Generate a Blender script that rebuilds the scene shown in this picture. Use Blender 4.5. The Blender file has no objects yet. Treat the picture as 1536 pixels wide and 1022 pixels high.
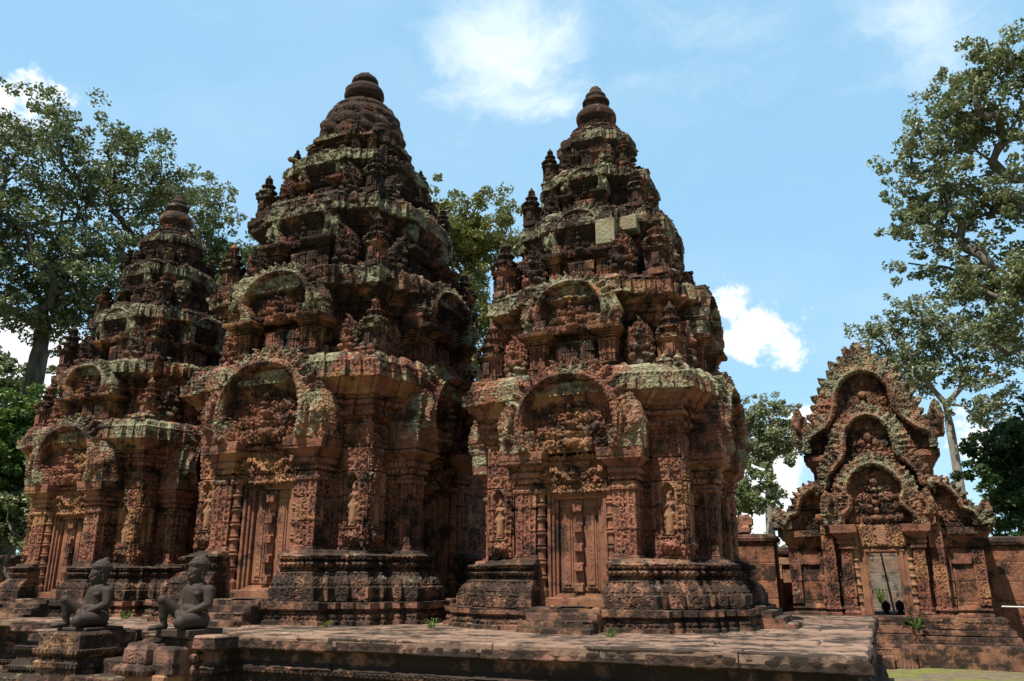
import bpy, bmesh, math, random
import numpy as np
from mathutils import Vector, Matrix

C = bpy.context.scene.collection
S = bpy.context.scene
R = math.radians

# ------------------------------------------------------------------ camera
cam_d = bpy.data.cameras.new('camera'); cam = bpy.data.objects.new('camera', cam_d); C.objects.link(cam)
cam_d.sensor_width = 36.0; cam_d.lens = 36.0*1200/1536; cam_d.clip_end = 5000; cam_d.clip_start = 0.05
cam.location = (0, 0, 1.5); cam.rotation_euler = (R(90+16.45), 0, R(24.0))
S.camera = cam

# ------------------------------------------------------------------ light and sky
SUN_DIR = Vector((-0.27, -0.88, 1.95)).normalized()      # towards the sun
EL = math.asin(SUN_DIR.z); ROT = math.atan2(SUN_DIR.x, SUN_DIR.y)
sd = bpy.data.lights.new('sun', 'SUN'); sd.energy = 5.0; sd.angle = R(0.5); sd.color = (1.0, 0.93, 0.82)
sun = bpy.data.objects.new('sun', sd); C.objects.link(sun)
sun.rotation_euler = SUN_DIR.to_track_quat('Z', 'Y').to_euler(); sun.location = (-10, -20, 40)
S.view_settings.view_transform = 'Standard'; S.view_settings.look = 'None'
S.view_settings.exposure = 0.46; S.view_settings.gamma = 1.0

class NT:
    def __init__(self, tree): self.t = tree; self.n = tree.nodes; self.l = tree.links
    def node(self, typ, ins=None, **props):
        nd = self.n.new(typ)
        for k, v in props.items(): setattr(nd, k, v)
        for k, v in (ins or {}).items(): self.set(nd.inputs[k], v)
        return nd
    def set(self, sock, v):
        if isinstance(v, bpy.types.NodeSocket): self.l.new(v, sock)
        elif v is not None:
            if isinstance(v, tuple) and len(v) == 3 and len(getattr(sock, 'default_value', (0,))) == 4: v = v+(1,)
            sock.default_value = v
    def m(self, op, a, b=None, c=None, clamp=False):
        nd = self.n.new('ShaderNodeMath'); nd.operation = op; nd.use_clamp = clamp
        self.set(nd.inputs[0], a)
        if b is not None: self.set(nd.inputs[1], b)
        if c is not None: self.set(nd.inputs[2], c)
        return nd.outputs[0]
    def vm(self, op, a, b=None):
        nd = self.n.new('ShaderNodeVectorMath'); nd.operation = op
        self.set(nd.inputs[0], a)
        if b is not None:
            self.set(nd.inputs[3] if op == 'SCALE' else nd.inputs[1], b)
        return nd.outputs['Value'] if op in ('DOT_PRODUCT', 'LENGTH', 'DISTANCE') else nd.outputs['Vector']
    def mix(self, f, a, b, mode='MIX'):
        nd = self.n.new('ShaderNodeMix'); nd.data_type = 'RGBA'; nd.blend_type = mode
        self.set(nd.inputs[0], f); self.set(nd.inputs[6], a); self.set(nd.inputs[7], b)
        return nd.outputs[2]
    def ss(self, x, a, b, lo=0.0, hi=1.0):
        nd = self.n.new('ShaderNodeMapRange'); nd.interpolation_type = 'SMOOTHSTEP'
        for i, v in enumerate((x, a, b, lo, hi)): self.set(nd.inputs[i], v)
        return nd.outputs[0]
    def noise(self, vec, scale, detail=3.0, rough=0.55, col=False):
        nd = self.node('ShaderNodeTexNoise', {'Vector': vec, 'Scale': scale, 'Detail': detail, 'Roughness': rough})
        return nd.outputs['Color' if col else 'Fac']
    def vor(self, vec, scale, rand=1.0, out='Distance', feature='F1'):
        nd = self.node('ShaderNodeTexVoronoi', {'Vector': vec, 'Scale': scale, 'Randomness': rand}, feature=feature)
        return nd.outputs[out]
    def sep(self, v):
        nd = self.node('ShaderNodeSeparateXYZ', {0: v}); return nd.outputs
    def comb(self, x, y, z):
        return self.node('ShaderNodeCombineXYZ', {0: x, 1: y, 2: z}).outputs[0]

W = bpy.data.worlds.new('World'); S.world = W; W.use_nodes = True
w = NT(W.node_tree); w.n.clear()
sky = w.node('ShaderNodeTexSky', sky_type='NISHITA', sun_disc=False, sun_elevation=EL, sun_rotation=ROT,
             air_density=1.0, dust_density=0.6, ozone_density=2.0, altitude=0.0)
dirv = w.node('ShaderNodeTexCoord').outputs['Generated']
dirv = w.vm('NORMALIZE', dirv)
wx, wy, wz = w.sep(dirv)[:3]
# clouds: fractal noise thresholded inside soft regions of the sky
warp = w.vm('ADD', dirv, w.vm('SCALE', w.vm('SUBTRACT', w.noise(dirv, 9, 4, .6, True), (.5, .5, .5)), 0.10))
def blob(c, r0, r1, src=None):
    c = Vector(c).normalized()
    return w.ss(w.vm('DISTANCE', src or dirv, tuple(c)), r1, r0)
bil = w.noise(dirv, 24, 8, .62)
def cumulus(parts):
    out = None
    for c, r in parts:
        dd = w.vm('DISTANCE', dirv, tuple(Vector(c).normalized()))
        v = w.m('SUBTRACT', r, dd)
        out = v if out is None else w.m('MAXIMUM', out, v)
    v = w.m('ADD', out, w.m('MULTIPLY', w.m('SUBTRACT', bil, .5), .14))
    return w.ss(v, -.004, .022)
cum = cumulus([((-.132, .946, .312), .032), ((-.105, .95, .285), .040), ((-.072, .957, .265), .030), ((-.125, .95, .268), .03),
               ((-.80, .41, .45), .050), ((-.745, .47, .475), .030), ((-.775, .44, .455), .035), ((-.82, .55, .20), .085), ((-.86, .5, .22), .09),
               ((-.06, .985, .165), .030), ((-.10, .985, .13), .05), ((-.123, .989, .08), .07), ((.118, .983, .13), .03), ((.16, .975, .11), .03),
               ((-.42, .90, .14), .08), ((.5, -.8, .3), .2), ((.9, .1, .3), .15), ((-.9, -.3, .3), .2)])
stre = w.node('ShaderNodeMapping', {'Vector': warp, 'Scale': (3.0, 3.0, 10.0), 'Rotation': (0.2, 0.5, 0.3)}).outputs[0]
cn = w.noise(stre, 1.6, 7, .62)
cirm = w.m('MAXIMUM', w.m('MAXIMUM', blob((-.33, .74, .585), .02, .17, warp), blob((-.295, .79, .535), .0, .07, warp)),
           w.m('MAXIMUM', w.m('MULTIPLY', blob((.10, .83, .545), .0, .13, warp), .75), w.m('MULTIPLY', blob((-.155, .786, .60), .0, .22, warp), .45)))
cir = w.m('MULTIPLY', w.ss(w.m('ADD', cn, w.m('MULTIPLY', cirm, .26)), .50, .98), w.m('ADD', w.m('MULTIPLY', cirm, .80), .12))
veil = w.m('MULTIPLY', w.ss(w.noise(stre, .7, 4, .5), .40, .75), .16)
tint = w.mix(.62, w.vm('SCALE', sky.outputs[0], 1.35), (3.9, 7.3, 9.9))
c1 = w.mix(w.m('MAXIMUM', cir, veil), tint, (9.0, 9.8, 10.2))
c2 = w.mix(w.m('MULTIPLY', cum, .93), c1, (10.2, 10.3, 10.3))
# dimming added to the sky overhead and behind the camera, to cut ambient light
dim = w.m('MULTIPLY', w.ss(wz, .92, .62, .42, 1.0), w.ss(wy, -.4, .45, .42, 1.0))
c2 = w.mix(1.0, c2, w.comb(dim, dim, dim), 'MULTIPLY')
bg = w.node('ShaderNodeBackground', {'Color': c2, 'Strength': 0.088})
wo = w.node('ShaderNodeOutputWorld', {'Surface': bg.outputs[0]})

# ------------------------------------------------------------------ materials
def new_mat(name):
    m = bpy.data.materials.new(name); m.use_nodes = True
    t = NT(m.node_tree); t.n.clear(); return m, t
def finish(m, t, col, rough=.9, disp=None, spec=.25, both=True, scale=1.0):
    b = t.node('ShaderNodeBsdfPrincipled', {'Base Color': col, 'Roughness': rough, 'Specular IOR Level': spec})
    o = t.node('ShaderNodeOutputMaterial', {'Surface': b.outputs[0]})
    if disp is not None:
        d = t.node('ShaderNodeDisplacement', {'Height': disp, 'Midlevel': 0.0, 'Scale': scale})
        t.l.new(d.outputs[0], o.inputs['Displacement'])
        m.displacement_method = 'BOTH' if both else 'BUMP'
    return b

def stone_mat(name, red=((.32, .132, .083), (.15, .063, .046)), ochre=(.50, .28, .11), och_amt=.52, crust=.0, lich=1.0,
              carve_d=.030, brick=(.52, .29), brick_amt=1.0, zdark=True, diamonds=False, both=True, rough_amt=1.0, mortar=.010):
    m, t = new_mat(name)
    tc = t.node('ShaderNodeTexCoord'); ob = tc.outputs['Object']
    geo = t.node('ShaderNodeNewGeometry'); pos = geo.outputs['Position']
    nz = t.sep(geo.outputs['True Normal'])[2]
    at = t.sep(t.node('ShaderNodeAttribute', attribute_name='sc').outputs['Vector'])
    carve, bead, lic = at[0], at[1], at[2]
    x, y, z = t.sep(ob)[:3]; u = t.m('ADD', x, y)
    jig = t.vm('ADD', ob, t.vm('SCALE', t.vm('SUBTRACT', t.noise(ob, 9, 2, .5, True), (.5, .5, .5)), .05))
    # scrolling foliage: rings round scattered centres, and beads
    d1 = t.vor(jig, 11.5, .85); d2 = t.vor(jig, 34.0, 1.0)
    ring = t.m('MULTIPLY_ADD', t.m('COSINE', t.m('MULTIPLY', d1, 17.0)), .5, .5)
    jx, jy, jz = t.sep(jig)[:3]; ju = t.m('ADD', jx, jy)
    CS = 1/.185
    uu = t.m('MULTIPLY', ju, CS); iu = t.m('FLOOR', uu); pu = t.m('FLOORED_MODULO', iu, 2.0)
    zz = t.m('ADD', t.m('MULTIPLY', jz, CS*1.08), t.m('MULTIPLY', pu, .5)); iz = t.m('FLOOR', zz); pz = t.m('FLOORED_MODULO', iz, 2.0)
    va = t.m('MULTIPLY', t.m('SUBTRACT', t.m('SUBTRACT', uu, iu), .5), t.m('SUBTRACT', 1.0, t.m('MULTIPLY', pu, 2.0)))
    vb = t.m('MULTIPLY', t.m('SUBTRACT', t.m('SUBTRACT', zz, iz), .5), t.m('SUBTRACT', 1.0, t.m('MULTIPLY', pz, 2.0)))
    vr = t.m('SQRT', t.m('ADD', t.m('MULTIPLY', va, va), t.m('MULTIPLY', vb, vb)))
    vol = t.m('MULTIPLY_ADD', t.m('COSINE', t.m('ADD', t.m('ARCTAN2', vb, va), t.m('MULTIPLY', vr, 16.0))), .5, .5)
    lfm = t.ss(vr, .42, .56)
    ring = t.mix(lfm, vol, ring)
    scr = t.m('ADD', t.m('MULTIPLY', ring, .55), t.m('MULTIPLY', t.m('SUBTRACT', 1.0, t.m('MULTIPLY', d2, 1.5), clamp=True), .6))
    scr = t.ss(scr, .22, .72, -.68, .42)
    pet = t.m('SUBTRACT', t.m('ABSOLUTE', t.m('SINE', t.m('MULTIPLY', u, math.pi/.062))), .6)
    bv = t.comb(t.m('ADD', u, t.m('MULTIPLY', t.noise(ob, 1.3, 1), .16)), t.m('ADD', z, t.m('MULTIPLY', t.noise(ob, 1.7, 1), .05)), 0)
    bk = t.node('ShaderNodeTexBrick', {'Vector': bv, 'Color1': (0, 0, 0), 'Color2': (1, 1, 1), 'Mortar': (.5, .5, .5), 'Scale': 1.0,
                'Mortar Size': mortar, 'Mortar Smooth': .4, 'Brick Width': brick[0], 'Row Height': brick[1]}, offset=.37, squash=1.0)
    br = t.sep(bk.outputs['Color'])[0]; mo = bk.outputs['Fac']
    n_big = t.noise(pos, .75, 2, .5); n_mid = t.noise(pos, 2.6, 5, .62); n_fin = t.noise(pos, 14, 5, .65)
    n_o = t.noise(ob, 5.0, 4, .6); n_g = t.noise(ob, 38, 3, .6)
    h = t.m('MULTIPLY', t.m('MULTIPLY', scr, carve), carve_d)
    h = t.m('ADD', h, t.m('MULTIPLY', t.m('MULTIPLY', pet, bead), .020))
    if diamonds:
        dz = t.m('MULTIPLY', t.m('COSINE', t.m('MULTIPLY', u, 2*math.pi/.17)), .5)
        dz = t.m('ABSOLUTE', t.m('ADD', dz, t.m('MULTIPLY', t.m('COSINE', t.m('MULTIPLY', z, 2*math.pi/.12)), .5)))
        h = t.m('ADD', h, t.m('MULTIPLY', t.m('MULTIPLY', t.m('SUBTRACT', dz, .4), lic), .009))
    h = t.m('ADD', h, t.m('MULTIPLY', t.m('SUBTRACT', br, .5), .016*brick_amt))
    h = t.m('SUBTRACT', h, t.m('MULTIPLY', mo, .022*brick_amt))
    h = t.m('ADD', h, t.m('MULTIPLY', t.m('SUBTRACT', n_o, .5), .030*rough_amt))
    h = t.m('ADD', h, t.m('MULTIPLY', t.m('SUBTRACT', n_g, .5), .010*rough_amt))
    # colour
    col = t.mix(t.ss(n_mid, .35, .65), red[0], red[1])
    och = t.m('MULTIPLY', t.ss(t.m('ADD', t.noise(pos, 1.1, 2), t.m('MULTIPLY', t.m('SUBTRACT', br, .5), .32)), .56, .70), och_amt)
    col = t.mix(och, col, ochre)
    col = t.mix(t.ss(br, .0, 1.0, .0, .35), col, (.25, .125, .085))
    col = t.mix(t.m('MULTIPLY', t.ss(n_fin, .5, .7), .28), col, (.36, .24, .17))
    zc = t.ss(t.sep(pos)[2], 2.6, 7.5, 0, .18) if zdark else 0.0
    cr = t.m('ADD', t.m('ADD', t.noise(pos, 3.4, 6, .68), zc), t.m('MULTIPLY', t.m('MAXIMUM', nz, 0.0), .10))
    cr = t.m('ADD', t.m('ADD', cr, crust), t.m('MULTIPLY', t.m('SUBTRACT', t.noise(pos, .9, 3, .5), .5), .35))
    col = t.mix(t.m('MULTIPLY', t.ss(cr, .50, .66), .92), col, (.026, .021, .018))
    lf = t.m('ADD', t.m('MULTIPLY', t.m('MAXIMUM', nz, 0.0), .10), t.m('MULTIPLY', lic, .0 if diamonds else .262))
    lf = t.m('ADD', lf, t.m('ADD', t.noise(pos, 7.0, 7, .74), t.m('MULTIPLY', t.m('SUBTRACT', t.noise(pos, 1.5, 3), .5), .85)))
    lf = t.m('MULTIPLY', t.ss(lf, .675,   .885), .80*lich)
    green = t.mix(t.ss(n_fin, .3, .7), (.15, .155, .085), (.37, .37, .25))
    col = t.mix(lf, col, green)
    finish(m, t, col, .92, h, .2, both)
    return m

M_SAND = stone_mat('carved_sandstone')
M_DOOR = stone_mat('door_sandstone', red=((.30, .128, .076), (.18, .076, .050)), och_amt=.3, crust=.03, lich=.15, carve_d=.020, brick_amt=.0, rough_amt=.30)
M_BASE = stone_mat('base_sandstone', red=((.30, .15, .09), (.16, .085, .06)), och_amt=.25, crust=.10, lich=.7, brick=(.62, .15), mortar=.006, rough_amt=.6)
M_TERR = stone_mat('terrace_sandstone', red=((.25, .13, .095), (.15, .085, .065)), och_amt=.15, crust=.13, lich=.5, brick=(.8, .3), zdark=False, diamonds=True, rough_amt=.6)
M_LAT = stone_mat('laterite', red=((.33, .13, .065), (.17, .07, .045)), och_amt=.2, crust=.05, lich=.4, brick=(.56, .36), mortar=.018, zdark=False, both=False, rough_amt=1.3)
M_LATG = stone_mat('grey_laterite', red=((.26, .22, .18), (.17, .14, .12)), och_amt=.2, crust=.0, lich=.9, brick=(.5, .4), mortar=.02, zdark=False, both=False)

def simple_stone(name, a, b, c, disp=.012, scale=16, rough=.7, both=False, spec=.3):
    m, t = new_mat(name); ob = t.node('ShaderNodeTexCoord').outputs['Object']
    n1 = t.noise(ob, scale*.3, 5, .6); n2 = t.noise(ob, scale*2, 5, .65)
    col = t.mix(t.ss(n1, .35, .65), a, b); col = t.mix(t.m('MULTIPLY', t.ss(n2, .55, .75), .5), col, c)
    at = t.sep(t.node('ShaderNodeAttribute', attribute_name='sc').outputs['Vector'])
    curls = t.m('SUBTRACT', 1.0, t.m('MULTIPLY', t.vor(ob, 42.0, .5), 1.6), clamp=True)
    h = t.m('ADD', t.m('MULTIPLY', t.m('SUBTRACT', n2, .5), disp*.4), t.m('MULTIPLY', t.m('SUBTRACT', n1, .5), disp))
    h = t.m('ADD', h, t.m('MULTIPLY', t.m('MULTIPLY', curls, at[0]), .012))
    finish(m, t, col, rough, h, spec, both); return m
M_STAT = simple_stone('dark_statue_stone', (.058, .039, .031), (.036, .026, .022), (.20, .15, .115), .012, 16, .72)
M_FIG = simple_stone('figure_sandstone', (.30, .16, .085), (.20, .10, .06), (.09, .06, .045), .006, 20, .85)

def leaf_mat(name, a, b, c, gl=.45):
    m, t = new_mat(name)
    rnd = t.sep(t.node('ShaderNodeAttribute', attribute_name='sc').outputs['Vector'])
    pos = t.node('ShaderNodeNewGeometry').outputs['Position']
    col = t.mix(rnd[0], a, b); col = t.mix(t.m('MULTIPLY', rnd[1], .8), col, c)
    p = t.node('ShaderNodeBsdfPrincipled', {'Base Color': col, 'Roughness': .42, 'Specular IOR Level': gl})
    tr = t.node('ShaderNodeBsdfTranslucent', {'Color': t.mix(.5, col, (.16, .22, .03))})
    mx = t.node('ShaderNodeMixShader', {0: .28, 1: p.outputs[0], 2: tr.outputs[0]})
    t.node('ShaderNodeOutputMaterial', {'Surface': mx.outputs[0]})
    return m
L_DARK = leaf_mat('dark_leaves', (.075, .105, .050), (.155, .185, .095), (.31, .33, .22))
L_MID = leaf_mat('mid_leaves', (.10, .135, .058), (.19, .215, .10), (.33, .33, .20))
L_YEL = leaf_mat('yellow_green_leaves', (.15, .165, .05), (.25, .245, .085), (.34, .31, .13))
L_PALE = leaf_mat('pale_leaves', (.15, .185, .095), (.25, .27, .15), (.38, .38, .25))
L_FRESH = leaf_mat('fresh_leaves', (.045, .10, .018), (.09, .17, .03), (.16, .25, .05))
L_BUSH = leaf_mat('bush_leaves', (.025, .065, .020), (.05, .10, .03), (.09, .15, .05))
def bark_mat(name, a, b):
    m, t = new_mat(name); pos = t.node('ShaderNodeTexCoord').outputs['Object']
    st = t.node('ShaderNodeMapping', {'Vector': pos, 'Scale': (3, 3, .7)}).outputs[0]
    n = t.noise(st, 2.2, 5, .65); n2 = t.noise(pos, 1.0, 3)
    col = t.mix(t.ss(n, .35, .68), a, b); col = t.mix(t.m('MULTIPLY', t.ss(n2, .5, .7), .4), col, (.30, .28, .24))
    finish(m, t, col, .9, t.m('MULTIPLY', n, .05), .2, False); return m
B_GREY = bark_mat('grey_bark', (.10, .085, .070), (.21, .185, .16))
B_DARK = bark_mat('dark_bark', (.055, .048, .042), (.12, .108, .095))
B_PALE = bark_mat('pale_bark', (.20, .18, .155), (.36, .33, .29))

def ground_mat():
    m, t = new_mat('mossy_ground'); pos = t.node('ShaderNodeNewGeometry').outputs['Position']
    n1 = t.noise(pos, .8, 5, .6); n2 = t.noise(pos, 6, 6, .7); n3 = t.noise(pos, 40, 4, .7)
    col = t.mix(t.ss(n2, .35, .65), (.13, .105, .075), (.21, .17, .12))
    moss = t.m('ADD', n1, t.m('MULTIPLY', t.m('SUBTRACT', n2, .5), .6))
    col = t.mix(t.m('MULTIPLY', t.ss(moss, .42, .60), .85), col, t.mix(n3, (.10, .13, .025), (.24, .25, .05)))
    finish(m, t, col, .95, t.m('ADD', t.m('MULTIPLY', n2, .03), t.m('MULTIPLY', n3, .012)), .15, False)
    return m
M_GROUND = ground_mat()
def plain_mat(name, col, rough=.6):
    m, t = new_mat(name); ob = t.node('ShaderNodeTexCoord').outputs['Object']
    n = t.noise(ob, 12, 4); c = t.mix(n, tuple(v*.8 for v in col), tuple(min(1, v*1.1) for v in col))
    finish(m, t, c, rough, None); return m
M_ROPE = plain_mat('white_rope_fibre', (.72, .70, .66), .8)
M_POLE = plain_mat('weathered_pole_wood', (.42, .36, .30), .8)

# ------------------------------------------------------------------ mesh builder
class MB:
    def __init__(self): self.v = []; self.f = []; self.a = []; self.n = 0
    def grid(self, P, A=None, closed=False, flip=False):
        n, k = P.shape[:2]
        if A is None: A = np.zeros((n, k, 3))
        idx = np.arange(n*k).reshape(n, k)+self.n
        if closed: idx = np.concatenate([idx, idx[:, :1]], 1)
        q = np.stack([idx[:-1, :-1], idx[:-1, 1:], idx[1:, 1:], idx[1:, :-1]], -1).reshape(-1, 4)
        if flip: q = q[:, ::-1]
        self.v.append(P.reshape(-1, 3)); self.a.append(np.broadcast_to(A, P.shape).reshape(-1, 3)); self.f.append(q); self.n += n*k
    def raw(self, V, Q, A=None):
        V = np.asarray(V, float); Q = np.asarray(Q, int)
        self.v.append(V); self.f.append(Q+self.n); self.a.append(np.zeros_like(V) if A is None else np.broadcast_to(np.asarray(A, float), V.shape)); self.n += len(V)
    def xform(self, Mx):
        Mx = np.array(Mx); self.v = [v@Mx[:3, :3].T+Mx[:3, 3] for v in self.v]; return self
    def mesh(self, name, mat, smooth=True):
        V = np.concatenate(self.v); Q = np.concatenate(self.f); A = np.concatenate(self.a)
        me = bpy.data.meshes.new(name)
        me.vertices.add(len(V)); me.vertices.foreach_set('co', V.astype(np.float32).ravel())
        me.loops.add(Q.size); me.loops.foreach_set('vertex_index', Q.astype(np.int32).ravel())
        me.polygons.add(len(Q)); me.polygons.foreach_set('loop_start', np.arange(0, Q.size, 4, dtype=np.int32))
        me.polygons.foreach_set('use_smooth', np.full(len(Q), smooth, bool))
        me.update(calc_edges=True); me.validate()
        if len(me.vertices) == len(A):
            at = me.attributes.new('sc', 'FLOAT_VECTOR', 'POINT'); at.data.foreach_set('vector', A.astype(np.float32).ravel())
        me.materials.append(mat); return me

def obj(name, me, parent=None, loc=(0, 0, 0), rz=0.0, sc=1.0):
    o = bpy.data.objects.new(name, me); C.objects.link(o)
    o.location = loc; o.rotation_euler = (0, 0, rz); o.scale = (sc,)*3 if isinstance(sc, (int, float)) else sc
    if parent is not None: o.parent = parent
    return o
def tag(o, label, cat=None, group=None, kind=None):
    if label: o['label'] = label
    if cat: o['category'] = cat
    if group: o['group'] = group
    if kind: o['kind'] = kind
    return o
def thing(name, label, cat, loc=(0, 0, 0), rz=0, group=None):
    o = bpy.data.objects.new(name, None); C.objects.link(o); o.location = loc; o.rotation_euler = (0, 0, rz); o.empty_display_size = .3
    return tag(o, label, cat, group)

def loft(mb, poly, prof, seg=.025, edge_w=None, center=(0, 0)):
    """rings of an outward-offset rectilinear polygon; prof rows are (z, offset, carve, bead, lichen)"""
    poly = np.array(poly, float); n = len(poly); e = np.roll(poly, -1, 0)-poly
    L = np.linalg.norm(e, axis=1); nrm = np.stack([e[:, 1], -e[:, 0]], 1)/L[:, None]
    if edge_w is not None: nrm = nrm*np.array(edge_w)[:, None]
    dv = np.roll(nrm, 1, 0)+nrm
    B, D, E, NB, LL = [], [], [], [], []
    for i in range(n):
        j = (i+1) % n; k = max(1, int(math.ceil(L[i]/seg))); tt = np.arange(k)/k
        if L[i] > .03: tt = np.unique(np.concatenate([tt, [.005/L[i], 1-.005/L[i]]]))
        B.append(poly[i]+tt[:, None]*(poly[j]-poly[i])); D.append(dv[i]+tt[:, None]*(dv[j]-dv[i]))
        E.append(np.minimum(tt, 1-tt)*L[i]); NB.append(np.repeat(nrm[i][None], len(tt), 0)); LL.append(np.full(len(tt), L[i]))
    B = np.concatenate(B); D = np.concatenate(D); E = np.concatenate(E)
    rows = []
    pr = [tuple(p)+(0,)*(5-len(p)) for p in prof]
    for a, b in zip(pr[:-1], pr[1:]):
        k = max(1, int(math.ceil(math.hypot(b[0]-a[0], b[1]-a[1])/seg)))
        if abs(b[1]-a[1]) > .3 and abs(b[0]-a[0]) < .02: k = min(k, 6)
        qs = [q/k for q in range(k)]; ln = math.hypot(b[0]-a[0], b[1]-a[1])
        if .018 < ln < 2.5: qs = sorted(set(qs+[.005/ln, 1-.005/ln]))
        for q in qs: rows.append([a[c]+(b[c]-a[c])*q for c in range(2)]+list(b[2:]))
    rows.append(list(pr[-1])); rows = np.array(rows)
    P = np.zeros((len(rows), len(B), 3)); A = np.zeros_like(P)
    P[:, :, :2] = B[None]+rows[:, 1, None, None]*D[None]+np.array(center); P[:, :, 2] = rows[:, 0, None]
    fade = np.clip((E-.030)/.015, 0, 1)
    NB = np.concatenate(NB); LL = np.concatenate(LL)
    strip = (np.abs(E-np.where(LL < .4, .085, .13)) < .013) & (LL > .24)
    P[:, :, :2] += (rows[:, 2, None] >= .85)[:, :, None]*(strip*.012)[None, :, None]*NB[None]; fade = fade*(1-strip*(.9))
    A[:, :, 0] = rows[:, 2, None]*fade; A[:, :, 1] = rows[:, 3, None]; A[:, :, 2] = rows[:, 4, None]
    mb.grid(P, A, True)

def rect(x0, x1, y0, y1): return [(x0, y0), (x1, y0), (x1, y1), (x0, y1)]
def box(mb, x0, x1, y0, y1, z0, z1, seg=.03, bev=.008, at=(0, 0, 0)):
    h = min(x1-x0, y1-y0)/2*.999; a = tuple(at)
    loft(mb, rect(x0, x1, y0, y1), [(z0, -h)+a, (z0, -bev)+a, (z0+bev, 0)+a, (z1-bev, 0)+a, (z1, -bev)+a, (z1, -h)+a], seg)
def lathe(mb, prof, k=24, c=(0, 0), seg=.03, mod=None):
    rows = []
    for a, b in zip(prof[:-1], prof[1:]):
        q = max(1, int(math.ceil(math.hypot(b[0]-a[0], b[1]-a[1])/seg)))
        for i in range(q): rows.append((a[0]+(b[0]-a[0])*i/q, a[1]+(b[1]-a[1])*i/q))
    rows.append(prof[-1]); rows = np.array(rows); th = np.arange(k)/k*2*math.pi
    P = np.zeros((len(rows), k, 3)); rr = rows[:, 1, None]*np.ones((1, k))
    if mod is not None: rr = rr*mod(rows[:, 0, None], th[None])
    P[:, :, 0] = c[0]+rr*np.cos(th); P[:, :, 1] = c[1]+rr*np.sin(th); P[:, :, 2] = rows[:, 0, None]
    mb.grid(P, None, True)

def sym(half):
    """8-fold plan from one half-side: list of (half width, projection) from the corner inwards"""
    W0 = half[0][0]; side = [(-W0, -half[0][1])]
    for (b0, p0), (b1, p1) in zip(half[:-1], half[1:]): side += [(-b1, -p0), (-b1, -p1)]
    side = side+[(-x, y) for x, y in side[::-1]][:-1] if True else side
    pts = []
    for k in range(4):
        c, s = math.cos(k*math.pi/2), math.sin(k*math.pi/2)
        for x, y in side: pts.append((x*c-y*s, x*s+y*c))
    return pts

# ---------- relief slabs (height fields with a back) ----------
def seg_dist(U, Z, path):
    best = np.full(U.shape, 9.0); par = np.zeros(U.shape); acc = 0
    path = np.array(path, float)
    for a, b in zip(path[:-1], path[1:]):
        d = b-a; L = math.hypot(*d)+1e-9
        t = np.clip(((U-a[0])*d[0]+(Z-a[1])*d[1])/(L*L), 0, 1)
        q = np.hypot(U-a[0]-t*d[0], Z-a[1]-t*d[1]); m = q < best
        best = np.where(m, q, best); par = np.where(m, acc+t*L, par); acc += L
    return best, par, acc
def in_poly(U, Z, poly):
    r = np.zeros(U.shape, bool); n = len(poly)
    for i in range(n):
        x0, y0 = poly[i]; x1, y1 = poly[(i+1) % n]
        c = ((y0 > Z) != (y1 > Z)) & (U < (x1-x0)*(Z-y0)/((y1-y0) or 1e-9)+x0)
        r ^= c
    return r
def slab(mb, U, Z, H, mask, A, front, depth):
    """front surface at y = -(front + H), sides run back by depth"""
    cell = mask[:-1, :-1] & mask[1:, :-1] & mask[:-1, 1:] & mask[1:, 1:]
    nz, nu = U.shape; idx = np.full((nz, nu), -1)
    use = np.zeros((nz, nu), bool)
    for dz in (0, 1):
        for du in (0, 1): use[dz:nz-1+dz, du:nu-1+du] |= cell
    idx[use] = np.arange(use.sum())
    V = np.stack([U[use], -(front+H[use]), Z[use]], -1); AA = A[use]
    r, c = np.nonzero(cell)
    Q = np.stack([idx[r, c], idx[r, c+1], idx[r+1, c+1], idx[r+1, c]], -1)
    # boundary walls
    V2 = V.copy(); V2[:, 1] = -(front-depth); n0 = len(V); walls = []
    pad = np.pad(cell, 1)
    up = cell & ~pad[2:, 1:-1]; dn = cell & ~pad[:-2, 1:-1]; lf = cell & ~pad[1:-1, :-2]; rt = cell & ~pad[1:-1, 2:]
    for msk, (a, b) in ((up, ((1, 1), (1, 0))), (dn, ((0, 0), (0, 1))), (lf, ((1, 0), (0, 0))), (rt, ((0, 1), (1, 1)))):
        r, c = np.nonzero(msk); i = idx[r+a[0], c+a[1]]; j = idx[r+b[0], c+b[1]]
        walls.append(np.stack([j, i, i+n0, j+n0], -1))
    Wq = np.concatenate(walls)
    # split the side walls into several rows so that they can be displaced too
    mb.raw(np.concatenate([V, V2]), np.concatenate([Q, Wq, Q[:, ::-1]+n0]), np.concatenate([AA, AA*0]))

def smooth_path(pts, n=6):
    P = np.array(pts, float); out = []
    P2 = np.concatenate([[2*P[0]-P[1]], P, [2*P[-1]-P[-2]]])
    for i in range(1, len(P2)-2):
        a, b, c, d = P2[i-1:i+3]
        for t in np.arange(n)/n:
            out.append(.5*((2*b)+(c-a)*t+(2*a-5*b+4*c-d)*t*t+(3*b-a-3*c+d)*t**3))
    out.append(P[-1]); return np.array(out)

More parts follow.
